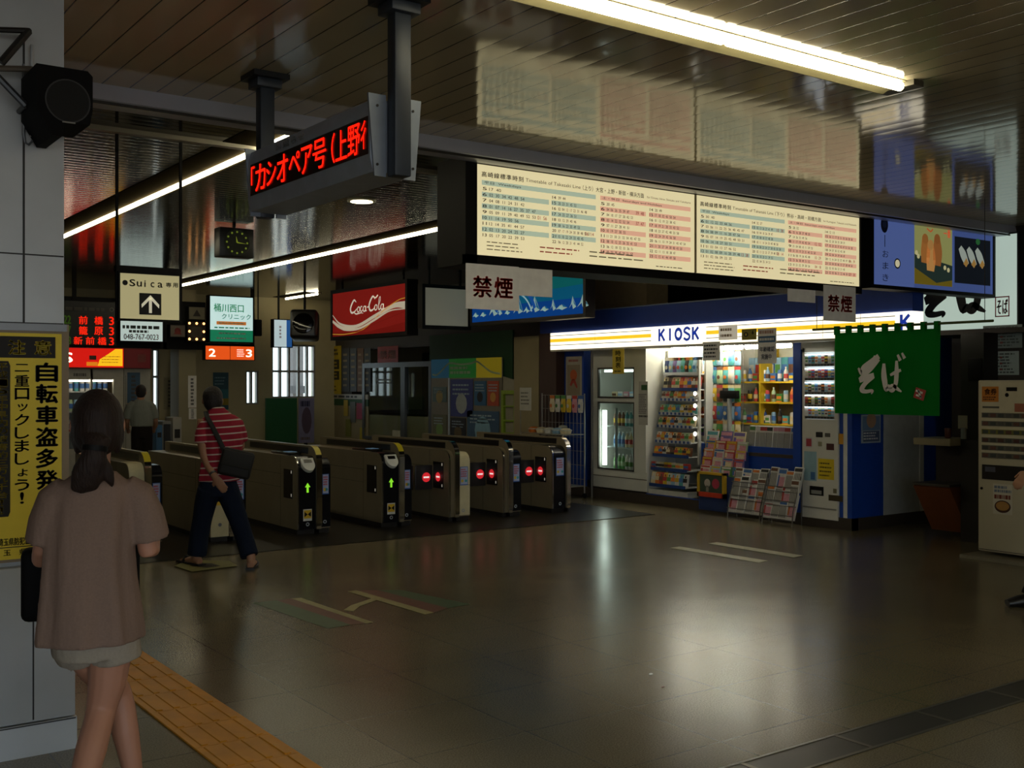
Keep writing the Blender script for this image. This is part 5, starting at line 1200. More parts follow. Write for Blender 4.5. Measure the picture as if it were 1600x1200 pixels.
# ------------------------------------------------------------------ ticket office along the right wall
OX = RX - .02
def onoff(*a): return face_x(OX, *a)
def coke(mb, w, h):
    D = glow('#7c1c16', .35); mb.poly([(0, 0), (w, 0), (w, h * .2), (w * .5, h * .05), (0, h * .1)], D, -.002)
    mb.stroke([(0, h * .50), (w * .12, h * .28), (w * .35, h * .20), (w * .6, h * .38), (w * .85, h * .56), (w, h * .55)], [h * .02, h * .05, h * .07, h * .08, h * .10, h * .16], glow('#b9ad98', .55), -.003)
    mb.stroke([(0, h * .36), (w * .15, h * .18), (w * .38, h * .14), (w * .6, h * .30), (w * .8, h * .46), (w, h * .47)], [h * .06, h * .09, h * .05, h * .05, h * .03, h * .02], glow('#b9ad98', .55), -.0035)
    mb.stroke([(0, h * .06), (w * .2, h * .04), (w * .45, h * .12), (w * .7, h * .46), (w * .9, h * .66), (w, h * .7)], [h * .02] * 6, glow('#c08a30', .5), -.003)
    mb.stroke([(0, h * .28), (w * .2, h * .1), (w * .4, h * .08), (w * .62, h * .22), (w, h * .42)], [h * .012] * 5, D, -.004)
    W_ = glow('#c9bfae', .6); t = lambda pts, ws: mb.stroke([(w * (.26 + p[0] * .45), h * (.48 + p[1] * .36)) for p in pts], [h * v for v in ws], W_, -.006)
    # script lettering: two tall C's, low round letters between
    t([(.20, .72), (.14, .86), (.07, .66), (.02, .34), (.05, .10), (.14, .12), (.22, .3)], [.02, .04, .05, .055, .05, .035, .02])
    def o(x, s=1): t([(x, .42), (x - .035, .28), (x - .02, .1), (x + .03, .14), (x + .04, .34), (x, .42)], [.02, .035, .03, .03, .035, .02])
    o(.27); t([(.39, .40), (.35, .40), (.33, .22), (.36, .10), (.41, .2)], [.02, .03, .035, .03, .02]); o(.455); t([(.50, .42), (.495, .12), (.53, .14)], [.03, .03, .015])
    t([(.54, .32), (.585, .34)], [.03, .03])
    t([(.78, .76), (.72, .94), (.65, .74), (.60, .40), (.63, .12), (.71, .12), (.78, .28)], [.02, .04, .05, .055, .05, .035, .02])
    t([(.72, .94), (.80, .84), (.86, .98), (.80, .8)], [.02, .03, .035, .01])
    o(.80); t([(.88, .30), (.93, .62), (.935, .86), (.90, .74), (.885, .20), (.91, .1), (.95, .2)], [.015, .025, .02, .025, .035, .03, .02]); o(.985); t([(1.03, .42), (1.02, .12), (1.06, .16)], [.03, .03, .012])
    t([(.13, .1), (.20, -.02), (.34, .02), (.42, -.02)], [.02, .03, .025, .01])
cq = face_x(8.2, 520, 634, 451, 522)
cs = lightbox('drink_advert', 'red cola advert lightbox with white script over the ticket office', 'sign', cq, TOX, .18, .06, glow('#86201a', .4), coke, BLACK)
for x in (.2, cq[1] - .2): MB().box(x - .015, x + .015, .06, .09, cq[2] + .06, CEIL - cq[0][2], BLACK).build('hanging_rod', cs)
MX = 8.85
b_ = on_x(733, 600, MX).y
bs = lightbox('blank_sign', 'blank pale lightbox panel left of the mountain picture sign', 'sign', face_y(b_, 664, 731, 451, 509), 0, .12, .05, M('#a7a693', .6, 0, .12, 0), None, BLACK)
bq = face_y(b_, 664, 731, 451, 509)
for x in (.1, bq[1] - .1): MB().box(x - .015, x + .015, .04, .07, bq[2] + .05, CEIL - bq[0][2], BLACK).build('hanging_rod', bs)
def mount(mb, w, h):
    mb.rect(0, w, h * .5, h, glow('#0f5a5c', .55), -.001).rect(0, w, 0, h * .30, glow('#0f3f86', .5), -.0015).poly([(0, h * .3), (w, h * .3), (w, h * .55), (w * .6, h * .5), (w * .3, h * .6), (0, h * .5)], glow('#0e5678', .5), -.0018)
    rr = random.Random(4); Wm = glow('#8fada8', .5)
    for k in range(13):
        x = w * (.03 + .078 * k + .03 * rr.random()); t = h * (.20 + .36 * rr.random() ** 1.5); q = w * (.02 + .03 * rr.random())
        mb.poly([(x - q, h * .12), (x - q * .2, h * .2), (x + q * .1, h * .1), (x + q, h * .14), (x + q * .3, t * .8), (x, t), (x - q * .4, t * .6)], Wm, -.003)
        mb.poly([(x, t), (x + q * .3, t * .75), (x + q, h * .14), (x + q * .35, h * .2)], glow('#1f5f86', .5), -.004)
    A = [math.pi * (.15 + .7 * k / 12) for k in range(13)]
    for rr_, wd, c in ((.20, .03, '#1c4f9a'), (.17, .012, '#8fb4bc')): mb.stroke([(w * (.42 + rr_ * math.cos(a)), h * (-.2 + rr_ * 4.2 * math.sin(a))) for a in A], [h * wd * 3] * 13, glow(c, .5), -.006, 3)
lightbox('mountain_sign', 'blue lit picture sign of snowy mountains behind the left no smoking sheet', 'sign', face_x(MX, 738, 912, 418, 497), TOX, .15, .05, glow('#0f4a74', .55), mount, M('#1b1210', .5))
mq = face_x(MX, 738, 912, 418, 497); ms_ = [o for o in COL.objects if o.name == 'mountain_sign'][0]
for x in (.2, mq[1] - .2): MB().box(x - .015, x + .015, .05, .08, mq[2] + .05, CEIL - mq[0][2], BLACK).build('hanging_rod', ms_)
GRN = M('#1d4426', .7, scale=3)
l, w, h = onoff(672, 802, 520, 600)
l = (OX - .012, l[1], l[2]); tag(MB().box(0, w, 0, .025, 0, h, GRN).build('green_signboard', None, None, l, TOX), 'dark green blank signboard above the office poster display', 'signboard')
# office window
l, w, h = onoff(568, 676, 566, 690)
ow = thing('ticket_window', 'grey framed ticket office window with dark interior', 'window', (l[0] - .03, l[1], l[2]), TOX)
FM = M('#54585a', .4, .4); m = MB()
for a in ((0, .09, 0, h), (w - .09, w, 0, h), (.09, w - .09, h - .09, h), (.09, w - .09, 0, .06)): m.box(a[0], a[1], 0, .09, a[2], a[3], FM)
m.box(w * .58, w * .64, 0, .08, .06, h - .09, FM).build('window_frame', ow)
MB().box(.09, w - .09, .04, .046, .06, h - .09, glass_mat()).build('pane', ow)
m = MB(); m.box(w * .45, w * .56, .02, .036, .08, .2, M('#a8a48c', .7)).lines(w * .2, w * .5, h * .72, h * .8, 2, M('#5d625c', .6), .03, .5); m.build('small_notice', ow)
def ypos(mb, w, h):
    K = M('#26200c', .7, var=0); mb.lines(w * .15, w * .9, h * .80, h * .95, 2, K, -.003, .7)
    mb.rect(w * .1, w * .9, h * .52, h * .72, K, -.003).rect(w * .1, w * .9, h * .30, h * .48, K, -.003).lines(w * .15, w * .85, h * .55, h * .69, 2, M('#b59a2c', .7), -.004, .5).lines(w * .15, w * .85, h * .33, h * .46, 2, M('#b59a2c', .7), -.004, .5).lines(w * .15, w * .8, h * .05, h * .2, 2, K, -.003, .4)
sheet('yellow_poster', 'tall yellow price poster at the far end of the ticket office', 'poster', face_x(OX - .01, 505, 533, 541, 616), TOX, 'posters of the ticket office', ypos, M('#b59a1c', .6))
for k, (a, b, c) in enumerate(((534, 546, '#3a3c40'), (547, 557, '#454a50'), (558, 568, '#5d4028'), (569, 579, '#34383c'))):
    def strip(mb, w, h, c=c): mb.lines(w * .2, w * .8, h * .08, h * .92, 6, M('#8a7a5c', .7), -.003, .35)
    sheet('hanging_banner', 'dark narrow banner hanging in the ticket office, %s from the yellow poster' % ORD[k], 'banner', face_x(OX - .01, a, b, 544, 612), TOX, 'banners beside the yellow poster', strip, M(c, .7))
l, w, h = face_x(OX - .005, 505, 575, 616, 690)
of = thing('office_counter', 'low beige ticket office counter front with green band', 'counter', l, TOX)
MB().box(0, w, 0, .022, 0, h * .76, M('#85795c', .6)).build('lower_panel', of); MB().box(0, w, -.006, .022, h * .76, h * .90, GRN).build('green_band', of); m = MB(); m.box(0, w, -.01, .022, h * .9, h, M('#99948a', .5)).lines(.1, w - .05, h * .92, h * .98, 1, DARK, -.012, .7); m.build('label_strip', of)
for k, (a, b, t, bt, c) in enumerate(((537, 543, 625, 650, '#a58a2c'), (547, 555, 628, 660, '#5a5c58'), (557, 568, 630, 655, '#8a2c44'), (540, 548, 655, 682, '#6c6a28'), (562, 570, 668, 688, '#a08f24'))):
    sheet('leaflet_bundle', ['yellow', 'grey', 'magenta', 'olive', 'bright yellow'][k] + ' leaflet bundle hanging on the ticket office counter front', 'leaflet', face_x(OX - .022, a, b, t, bt), TOX, 'leaflets on the office counter', None, M(c, .7), .008)
def kin2(mb, w, h):
    for k, ch in enumerate('禁煙'): mb.text(ch, w * (.1 + k * .42), w * (.48 + k * .42), h * .25, h * .75, M('#c9a59a', .7, var=0), -.003, .03)
sheet('red_sign', 'red sign with pale no smoking characters over the office window', 'sign', face_x(OX - .02, 590, 622, 541, 567), TOX, None, kin2, M('#8f1f1c', .6))
# coloured leaflet display
l, w, h = face_x(OX - .06, 674, 784, 560, 692)
ld = thing('leaflet_display', 'white leaflet display with blue, green and yellow wave header', 'display', (l[0], l[1], l[2]), TOX)
hh = h * .77
m = MB(); m.box(0, w, 0, .05, 0, hh, M('#6d6656', .6)).box(0, w, 0, .02, hh, h, M('#8d8a78', .6)); m.build('backboard', ld)
m = MB()
for a, b, c in ((0, .27, '#155a78'), (.27, .66, '#1c7a26'), (.66, 1, '#b3a012')): m.rect(w * a, w * b, hh, h, M(c, .6, 0, .12, 0), -.002)
m.stroke([(w * .02, hh + .06), (w * .1, hh + .06), (w * .24, h - .1), (w * .3, h - .07), (w * .45, hh + .22), (w * .6, h - .08), (w * .68, h - .06), (w * .85, hh + .1), (w * .98, hh + .06)], [.03] * 9, M('#9fb08c', .6), -.004)
m.lines(w * .29, w * .63, hh + .05, hh + .2, 2, M('#a9b89a', .6), -.005, .6)
m.build('header', ld, None)
MB().box(w * .27, w * .285, -.02, 0, 0, hh, M('#a8b4c0', .4)).build('divider', ld)
for k, (a, b, c, d, col) in enumerate(((.03, .24, .62, .86, '#4a5f5c'), (.03, .24, .05, .42, '#5a5a3e'), (.30, .62, .40, .98, '#2c3474'), (.64, .80, .58, .95, '#24587c'), (.82, .97, .58, .95, '#a8421e'), (.30, .52, .02, .38, '#17171c'), (.54, .97, .05, .50, '#31506c'))):
    def lf(mb, w, h, k=k): mb.lines(w * .1, w * .9, h * .55, h * .9, 3, M('#8fa0a8', .7), -.003, .4).disc(w * .5, h * .35, w * .25, M(['#8a7a4a', '#6c8a4a', '#9aa0a0', '#17171c', '#c28a3a', '#5a4a2a', '#7aa0b4'][k], .7), -.003, 12)
    sheet('leaflet', ['teal grey', 'olive', 'large violet', 'blue', 'orange', 'black', 'steel blue'][k] + ' leaflet on the office leaflet display', 'leaflet', ((l[0] - .012, l[1] - a * w, l[2] + c * hh), (b - a) * w, (d - c) * hh), TOX, 'leaflets on the display', lf, M(col, .6), .006)
l, w, h = face_x(OX - .08, 783, 806, 610, 682)
gs = thing('leaflet_stand', 'narrow lime green leaflet stand beside the leaflet display', 'stand', l, TOX)
m = MB(); LG = M('#7f9a1c', .5)
for a in ((0, .06, 0, h), (w - .06, w, 0, h), (.06, w - .06, 0, .06), (.06, w - .06, h - .06, h), (.06, w - .06, h * .32, h * .36), (.06, w - .06, h * .64, h * .67)): m.box(a[0], a[1], 0, .08, a[2], a[3], LG)
m.build('frame', gs); m = MB(); m.box(.06, w - .06, .05, .06, .06, h - .06, M('#3c4034', .6)).disc(w / 2, h * .5, .12, M('#5c3a30', .6), .045).disc(w / 2, h * .8, .12, M('#5c6660', .6), .045); m.build('inner_panel', gs, None)
l, w, h = face_x(OX - .04, 786, 842, 588, 690)
m = MB(); m.prism([(0, 0), (w, 0), (w, h * .15), (w * .72, h * .45), (w * .72, h * .62), (w * .3, h * .95), (0, h)], 'y', 0, .04, M('#8f8a78', .6)); tag(m.build('slanted_board', None, 30, l, TOX), 'pale stepped board behind the lime green stand', 'board')
l, w, h = face_x(9.4, 0 + 415, 465, 622, 700)
# ------------------------------------------------------------------ back wall furnishing
BY = YB - .02
def onb(*a): return face_y(BY, *a)
l, w, h = face_y(19.0, 416, 464, 622, 700)
gb = thing('green_booth', 'green panelled partition below the far right windows', 'partition', (l[0], 19.0, 0))
MB().box(0, w, 0, .05, .05, l[2] + h, M('#1d5a34', .6, scale=2)).build('panel', gb); MB().box(0, w, .01, .04, 0, .05, DARK).build('foot_rail', gb)
def por(mb, w, h): mb.disc(w * .5, h * .5, w * .32, M('#5a4a5c', .7), -.003, 14, h * .3).lines(w * .1, w * .9, h * .8, h * .95, 1, M('#2a2a4a', .7), -.003, .8).lines(w * .1, w * .9, h * .05, h * .15, 1, M('#6a5a5a', .7), -.003, .6)
r_ = thing('poster_stand', 'lilac poster on a stand beside the green partition', 'poster', (face_y(18.98, 467, 491, 622, 692)[0][0], 18.98, 0))
_, w, h = face_y(18.98, 467, 491, 622, 692); zb2 = face_y(18.98, 467, 491, 622, 692)[0][2]
m = MB(); m.T = Matrix.Translation((0, 0, zb2)); m.box(0, w, 0, .02, 0, h, M('#8480a0', .7)); por(m, w, h); m.build('poster_sheet', r_, None); MB().box(w * .4, w * .6, .02, .05, 0, zb2 + h, DARK).build('stand_post', r_)
l, w, h = face_y(18.6, 284, 311, 440, 600)
struct('trim_13', MB().box(l[0], l[0] + w, 18.75, 19.2, 0, CEIL, M('#9a9070', .6, scale=2)), 'pale column in the far hall')
def vert(mb, w, h): mb.lines(w * .3, w * .7, h * .06, h * .94, 8, M('#4a4844', .7), -.003, .6)
sheet('wall_notice', 'long white notice on the pale far column', 'notice', face_y(18.73, 294, 307, 587, 637), 0, 'notices on the far column', vert)
sheet('wall_notice', 'short white notice lower on the pale far column', 'notice', face_y(18.73, 295, 307, 638, 655), 0, 'notices on the far column', vert)
def sea(mb, w, h): mb.rect(0, w, h * .3, h * .55, M('#2f6a74', .6), -.002).rect(0, w, h * .12, h * .3, M('#8d7a24', .6), -.002).lines(w * .1, w * .9, h * .65, h * .9, 3, M('#6b8a94', .6), -.002, .4)
sheet('wall_poster', 'blue and yellow poster on the far wall behind the striped shirt man', 'poster', onb(333, 357, 582, 640), 0, None, sea, M('#2a4f5c', .6))
sheet('wall_notice', 'pale paper notice on the far wall left of the column', 'notice', onb(256, 278, 590, 640), 0, None, vert, M('#9a9070', .7))
# far shop front with red and yellow lit fascia
def shop(mb, w, h):
    Yl = glow('#e8b01c', .95); mb.poly([(w * .62, h * .08), (w * .985, h * .08), (w * .985, h * .98), (w * .88, h * .98), (w * .78, h * .72), (w * .65, h * .42)], Yl, -.003)
    mb.text('S', w * .13, w * .26, h * .25, h * .75, glow('#fff0e4', 1.0), -.004, .03).rect(w * .50, w * .60, h * .40, h * .62, M('#5a3a2c', .6), -.004).lines(w * .68, w * .96, h * .2, h * .65, 3, M('#a87a1c', .6), -.005, .2)
    mb.rect(w * .46, w * .62, h * .08, h * .28, glow('#e0801c', .7), -.0035)
SY2 = 18.3
sh = lightbox('shop_fascia', 'red and yellow lit shop fascia in the far left corner', 'sign', face_y(SY2, 84, 193, 544, 574), 0, .4, .015, glow('#c81a12', .85), shop, M('#6b1a14', .5))
def dim(mb, w, h): mb.rect(w * .5, w * .82, h * .3, h * .72, M('#7a3a34', .6), -.003)
lightbox('shop_fascia', 'unlit dark red shop fascia right of the yellow corner', 'sign', face_y(SY2 + .02, 195, 235, 545, 575), 0, .4, .01, M('#6b1418', .5, 0, .1, 0), dim, M('#4a1214', .5))  # faint glow put into the face colour, no lamp behind it
l, w, h = face_y(SY2 + .1, 84, 193, 577, 760)
sf = thing('snack_shop', 'white framed shop front with lit shelves under the red fascia', 'shop', (l[0], SY2 + .1, 0)); hz = l[2] + h
WF = M('#b9b4a4', .5); m = MB()
for a, b in ((0, .05), (w * .52, w * .55), (w - .16, w)): m.box(a, b, 0, .08, 0, hz, WF)
m.box(.05, w - .16, 0, .08, hz - .16, hz, WF).box(.05, w - .16, 0, .08, 0, .5, WF).box(.05, w - .16, 0, .02, .78, .82, M('#a02a20', .5)).box(.05, w - .16, .6, .62, 0, hz, M('#8d9490', .6)).lines(.3, w * .5, hz - .12, hz - .06, 1, M('#6a6660', .6), -.003, .8); m.build('front_frame', sf)
MB().box(.05, w - .16, .06, .10, hz - .2, hz - .17, M('#fff6e0', .5, 0, 5, 0)).build('shop_lamp', sf)
for k in range(3): MB().box(.05, w - .16, .25, .6, .75 + .33 * k, .77 + .33 * k, M('#a9aca8', .4)).build('shelf', sf)
for r in range(3):
    for k in range(9):
        a = ['white', 'sky blue', 'teal', 'red', 'white', 'pale green'][(k * 2 + r) % 6]
        o = bpy.data.objects.new('drink_can', stock_mesh('can', a, 'blue' if a != 'blue' else 'white')); COL.objects.link(o); o.location = (l[0] + .15 + (w - .35) * k / 8, SY2 + .45, .77 + .33 * r); o.scale = (1.2, 1.2, 1.6)
        tag(o, '%s drink can on the %s shelf of the far shop, %s from the left' % (a, ['lowest', 'middle', 'top'][r], ORD[k]), 'can', 'drinks in the far shop')
l, w, h = face_y(SY2 + .12, 194, 235, 577, 760)
sw = thing('shop_side_panel', 'white shop wall panel under the dark red fascia', 'panel', (l[0], SY2 + .12, 0)); MB().box(0, w, 0, .3, 0, l[2] + h, M('#aaa79a', .5)).build('wall_panel', sw); MB().box(w * .05, w * .07, -.004, 0, .1, l[2] + h - .1, M('#77756c', .5)).build('joint', sw)
sheet('shop_poster', 'blue poster on the white far shop panel above the man in grey', 'poster', face_y(SY2 + .11, 199, 219, 582, 640), 0, None, vert, M('#3f607c', .6))
# low equipment between gates and far wall
def cab(name, label, cat, Y, l_, r_, t, col, d=.4):
    l, w, h = face_y(Y, l_, r_, t, t + 40); o = thing(name, label, cat, (l[0], Y, 0)); H = l[2] + h
    MB().rbox(0, w, 0, d, .04, H, M(col, .5, scale=2), .012).build('body', o); MB().box(.02, w - .02, .02, d - .02, 0, .04, DARK).build('base', o); return o, w, H
o, w, H = cab('fare_machine', 'white fare adjustment machine by the far column', 'machine', 18.2, 270, 284, 652, '#aaa69a'); MB().box(w * .2, w * .8, -.005, 0, H - .35, H - .2, DARK).build('screen', o)
o, w, H = cab('fare_machine', 'grey fare machine left of the white one with dark top', 'machine', 18.2, 254, 268, 658, '#8b8c88'); MB().box(w * .1, w * .9, -.005, 0, H - .5, H - .05, M('#1b1c20', .4)).build('screen', o)
o, w, H = cab('recycling_bin', 'blue waste bin beside the man in grey', 'bin', 17.4, 244, 254, 664, '#3a6c94', .3); MB().box(w * .2, w * .8, -.004, 0, H - .2, H - .12, DARK).build('slot', o)
# hanging monitor near the far windows
mp_ = on_y(474, 505, 16.5)
mo = thing('hanging_monitor', 'black tilted monitor hanging in front of the far right windows', 'monitor', (mp_.x, 16.5, mp_.z), -.55)
m = MB(); m.T = Matrix.Rotation(math.radians(-8), 4, 'X'); m.rbox(-.22, .22, 0, .42, -.24, .24, M('#141312', .35), .05, 3); m.build('monitor_case', mo)
m = MB(); m.T = Matrix.Rotation(math.radians(-8), 4, 'X'); m.ball((0, .012, 0), .19, .03, .19, M('#08080a', .08), 16); m.build('screen', mo)
MB().cyl((0, .2, .2), (0, .2, CEIL - mp_.z), .02, BLACK, 8).build('ceiling_rod', mo)
def leftp(mb, w, h): mb.rect(w * .7, w, 0, h, glow('#2a5a9a', .5), -.003).lines(w * .3, w * .42, h * .3, h * .8, 4, M('#8a4a44', .6), -.004, .6)
lightbox('lit_sign', 'white and blue lit sign hanging left of the black monitor', 'sign', face_y(18.9, 428, 456, 500, 542), 0, .12, .015, glow('#aebfc4', .75), leftp, BLACK)
lz = face_y(18.9, 428, 456, 500, 542); MB().box(.1, .13, .04, .07, lz[2] + .015, CEIL - lz[0][2], BLACK).build('hanging_rod', [o for o in COL.objects if o.name == 'lit_sign.001'][0])
kz_ = on_y(383, 512, 18.6)
tag(MB().rbox(0, .12, 0, .1, 0, .3, BLACK, .02).cyl((.06, .05, .3), (.06, .05, CEIL - on_y(400, 525, 18.6).z), .012, BLACK, 8).build('camera_housing', None, 35, tuple(on_y(400, 525, 18.6))), 'small black box hanging right of the clinic sign', 'camera')
# ------------------------------------------------------------------ people
def remeshed(name, mb, parent, voxel, smooth_it, paint=None, fac=.5):
    """One continuous surface grown from overlapping tapered sections."""
    o = bpy.data.objects.new(name, mb.mesh(name)); COL.objects.link(o)
    r = o.modifiers.new('r', 'REMESH'); r.mode = 'VOXEL'; r.voxel_size = voxel; r.use_smooth_shade = True
    s = o.modifiers.new('s', 'SMOOTH'); s.iterations = smooth_it; s.factor = fac
    dg = bpy.context.evaluated_depsgraph_get(); me = bpy.data.meshes.new_from_object(o.evaluated_get(dg))
    o.modifiers.clear(); o.data = me; me.materials.clear()
    for mt in mb.mats: me.materials.append(mt)
    for p in me.polygons: p.material_index = 0; p.use_smooth = True
    if paint:
        extra = {}
        for p in me.polygons:
            mt = paint(p.center)
            if mt:
                if mt.name not in extra: me.materials.append(mt); extra[mt.name] = len(me.materials) - 1
                p.material_index = extra[mt.name]
    o.parent = parent; return o
def hand(mb, w, d, n, size, skin, curl=.5, thumb=1):
    """w wrist, d direction to the fingertips, n out of the back of the hand; thumb +1/-1 picks its side."""
    w, d, n = Vector(w), Vector(d).normalized(), Vector(n).normalized(); n = (n - d * n.dot(d)).normalized(); s = d.cross(n) * thumb
    mb.loft([(w - d * .02, .022 * size, .026 * size), (w + d * .02 * size, .016 * size, .034 * size), (w + d * .06 * size, .014 * size, .042 * size), (w + d * .09 * size, .012 * size, .040 * size)], skin, 12, tuple(n))
    for k, (off, L) in enumerate(((.030, .068), (.010, .078), (-.010, .072), (-.029, .056))):
        p = w + d * .085 * size + s * off * size; dd = d.copy(); pts = [p - d * .02]; rad = [.0095 * size]
        for j in range(3):
            dd = (dd * math.cos(curl * (.5 + .3 * j)) - n * math.sin(curl * (.5 + .3 * j))).normalized()
            p = p + dd * L * size * (.42, .32, .26)[j]; pts.append(p); rad.append((.0092, .0086, .0072)[j] * size)
        mb.tube(pts, rad, skin, 8)
    p = w + d * .025 * size + s * .03 * size; q = (s * .75 + d * .65 - n * .25).normalized(); r = (d * .9 + s * .25 - n * .4).normalized()
    mb.tube([p - s * .02, p + q * .03 * size, p + q * .03 * size + r * .032 * size, p + q * .03 * size + r * .058 * size], [.013 * size, .012 * size, .0105 * size, .008 * size], skin, 8)
def head(mb, c, skin, r=(.074, .095, .112), tilt=0.0):
    c = Vector(c); E = Matrix.Rotation(tilt, 3, 'X')
    def at(x, y, z): return tuple(c + E @ Vector((x, y, z)))
    mb.ball(at(0, 0, .015), r[0], r[1], r[2] * .86, skin, 16)
    mb.ball(at(0, .028, -.055), r[0] * .70, r[1] * .62, r[2] * .52, skin, 14)
    mb.loft([(at(0, .088, .03), .007, .008), (at(0, .102, .005), .010, .010), (at(0, .108, -.018), .015, .012), (at(0, .09, -.026), .012, .010)], skin, 8)
    mb.loft([(at(-.026, .080, -.055), .006, .006), (at(0, .088, -.053), .010, .009), (at(.026, .080, -.055), .006, .006)], skin, 8)
    for s in (-1, 1):
        mb.ball(at(s * (r[0] + .004), -.005, -.005), .010, .018, .030, skin, 10)
        mb.ball(at(s * .03, .078, .02), .016, .012, .011, skin, 8)
    return at
def face_paint(at, dark, white, lip, brow_z=.042):
    eyes = [Vector(at(s * .03, .088, .016)) for s in (-1, 1)]; mouth = Vector(at(0, .09, -.055)); brows = [Vector(at(s * .03, .088, brow_z)) for s in (-1, 1)]
    def f(c):
        for e in eyes:
            dx, dy, dz = c.x - e.x, c.y - e.y, c.z - e.z
            if abs(dy) < .02:
                if dx * dx + dz * dz < .006 ** 2: return dark
                if (dx / .014) ** 2 + (dz / .0075) ** 2 < 1: return white
        for e in brows:
            if abs(c.y - e.y) < .03 and abs(c.x - e.x) < .018 and abs(c.z - e.z) < .004: return dark
        if abs(c.y - mouth.y) < .02 and (c.x - mouth.x) ** 2 / .026 ** 2 + (c.z - mouth.z) ** 2 / .009 ** 2 < 1: return lip
        return None
    return f
HAIR = M('#1a1210', .65, scale=60, var=.2, bump=.4); EYEW = M('#c9c4bc', .4); LIP = M('#8c4a44', .5)
def heading_at(px, d): return -(YAW + math.atan((px - 800) / 1700.0)), Vector(ray(px, 600)) * d
# ---- woman in the foreground
rz, pos = heading_at(150, 3.6)
wm = thing('person', 'woman in a loose brown blouse and beige shorts walking away, dark hair tied back', 'person', (pos.x, pos.y, 0), rz)
SK = M('#b9846a', .55, scale=5, var=.05); b = MB()
at = head(b, (.005, .015, 1.415), SK)
b.loft([((.003, .0, 1.36), .047, .05), ((.0, -.01, 1.29), .045, .05), ((0, -.015, 1.24), .06, .06), ((0, -.01, 1.21), .09, .07)], SK, 14)
b.loft([((0, -.01, 1.24), .06, .05), ((-.003, 0, 1.20), .115, .065), ((-.008, .0, 1.10), .115, .085), ((-.015, .0, .97), .10, .08), ((-.01, .01, .84), .115, .085), ((-.005, .01, .74), .11, .085)], SK, 16)
b.loft([((.115, 0, 1.20), .035, .035), ((.14, .01, 1.12), .037, .037), ((.155, .015, 1.04), .035, .036), ((.166, .015, .985), .034, .034), ((.172, .045, .985), .033, .033), ((.178, .09, 1.03), .031, .031), ((.182, .15, 1.07), .024, .026), ((.178, .19, 1.09), .021, .022)], SK, 12, (1, 0, 0))
hand(b, (.177, .20, 1.095), (-.35, .8, .25), (.7, .3, .3), .95, SK, .6, -1)
b.loft([((-.12, 0, 1.20), .034, .034), ((-.145, .02, 1.10), .035, .035), ((-.165, .04, 1.0), .032, .032), ((-.17, .07, .97), .031, .031), ((-.16, .13, .975), .029, .029), ((-.12, .21, 1.0), .022, .024), ((-.11, .225, 1.0), .021, .022)], SK, 12, (1, 0, 0))
hand(b, (-.10, .235, 1.0), (.8, .5, .0), (-.2, .5, .6), .95, SK, .9, 1)
b.loft([((.05, .01, .74), .06, .07), ((.045, .02, .64), .068, .074), ((.035, .03, .55), .062, .066), ((.018, .035, .47), .050, .054), ((.008, .01, .43), .048, .052), ((-.015, -.055, .36), .050, .053), ((-.042, -.13, .27), .043, .045), ((-.062, -.21, .16), .030, .032), ((-.068, -.24, .11), .028, .032)], SK, 14, (1, 0, 0))
b.loft([((-.068, -.262, .10), .026, .024), ((-.068, -.23, .075), .034, .034), ((-.066, -.17, .045), .038, .026), ((-.064, -.11, .022), .042, .018), ((-.063, -.06, .018), .036, .014)], SK, 12, (1, 0, 0))
b.loft([((-.055, .03, .74), .06, .07), ((-.03, .09, .64), .064, .07), ((.02, .15, .55), .060, .064), ((.07, .19, .47), .049, .052), ((.083, .185, .42), .047, .05), ((.095, .165, .34), .046, .05), ((.112, .16, .25), .038, .042), ((.128, .17, .14), .029, .031), ((.132, .175, .08), .032, .036)], SK, 14, (1, 0, 0))
b.loft([((.132, .14, .035), .028, .03), ((.133, .19, .045), .034, .036), ((.136, .25, .035), .038, .026), ((.14, .32, .022), .042, .018), ((.142, .37, .018), .034, .013)], SK, 12, (1, 0, 0))
remeshed('body', b, wm, .0055, 6, face_paint(at, HAIR, EYEW, LIP))
h = MB(); h.ball((.005, -.008, 1.432), .083, .101, .104, HAIR, 18).ball((.004, -.035, 1.395), .078, .080, .085, HAIR, 16)
h.loft([((.003, -.10, 1.375), .048, .03), ((-.002, -.118, 1.345), .036, .034), ((-.008, -.125, 1.31), .042, .034), ((-.02, -.12, 1.27), .052, .03), ((-.035, -.115, 1.24), .050, .024), ((-.06, -.112, 1.222), .03, .012), ((-.075, -.11, 1.215), .008, .005)], HAIR, 14, (1, 0, 0))
h.loft([((.0, -.12, 1.31), .03, .02), ((.03, -.12, 1.27), .026, .016), ((.045, -.115, 1.235), .014, .010), ((.05, -.11, 1.215), .004, .004)], HAIR, 10, (1, 0, 0))
for sx in (-1, 1): h.loft([((.005 + sx * .055, .055, 1.46), .022, .03), ((.005 + sx * .077, .03, 1.42), .010, .04), ((.005 + sx * .076, .01, 1.37), .008, .03), ((.005 + sx * .06, -.03, 1.33), .01, .02)], HAIR, 10, (1, 0, 0))
hm, hnt, hp = new_mat('dark_brown_hair'); hp.inputs['Roughness'].default_value = .6; hp.inputs['Specular IOR Level'].default_value = .25
g_ = nd(hnt, 'ShaderNodeTexCoord'); mp = nd(hnt, 'ShaderNodeMapping'); mp.inputs['Scale'].default_value = (90, 90, 9); nz_ = nd(hnt, 'ShaderNodeTexNoise'); nz_.inputs['Scale'].default_value = 1.6; nz_.inputs['Detail'].default_value = 5
cr_ = nd(hnt, 'ShaderNodeValToRGB'); cr_.color_ramp.elements[0].color = (.006, .004, .004, 1); cr_.color_ramp.elements[1].color = (.045, .026, .019, 1)
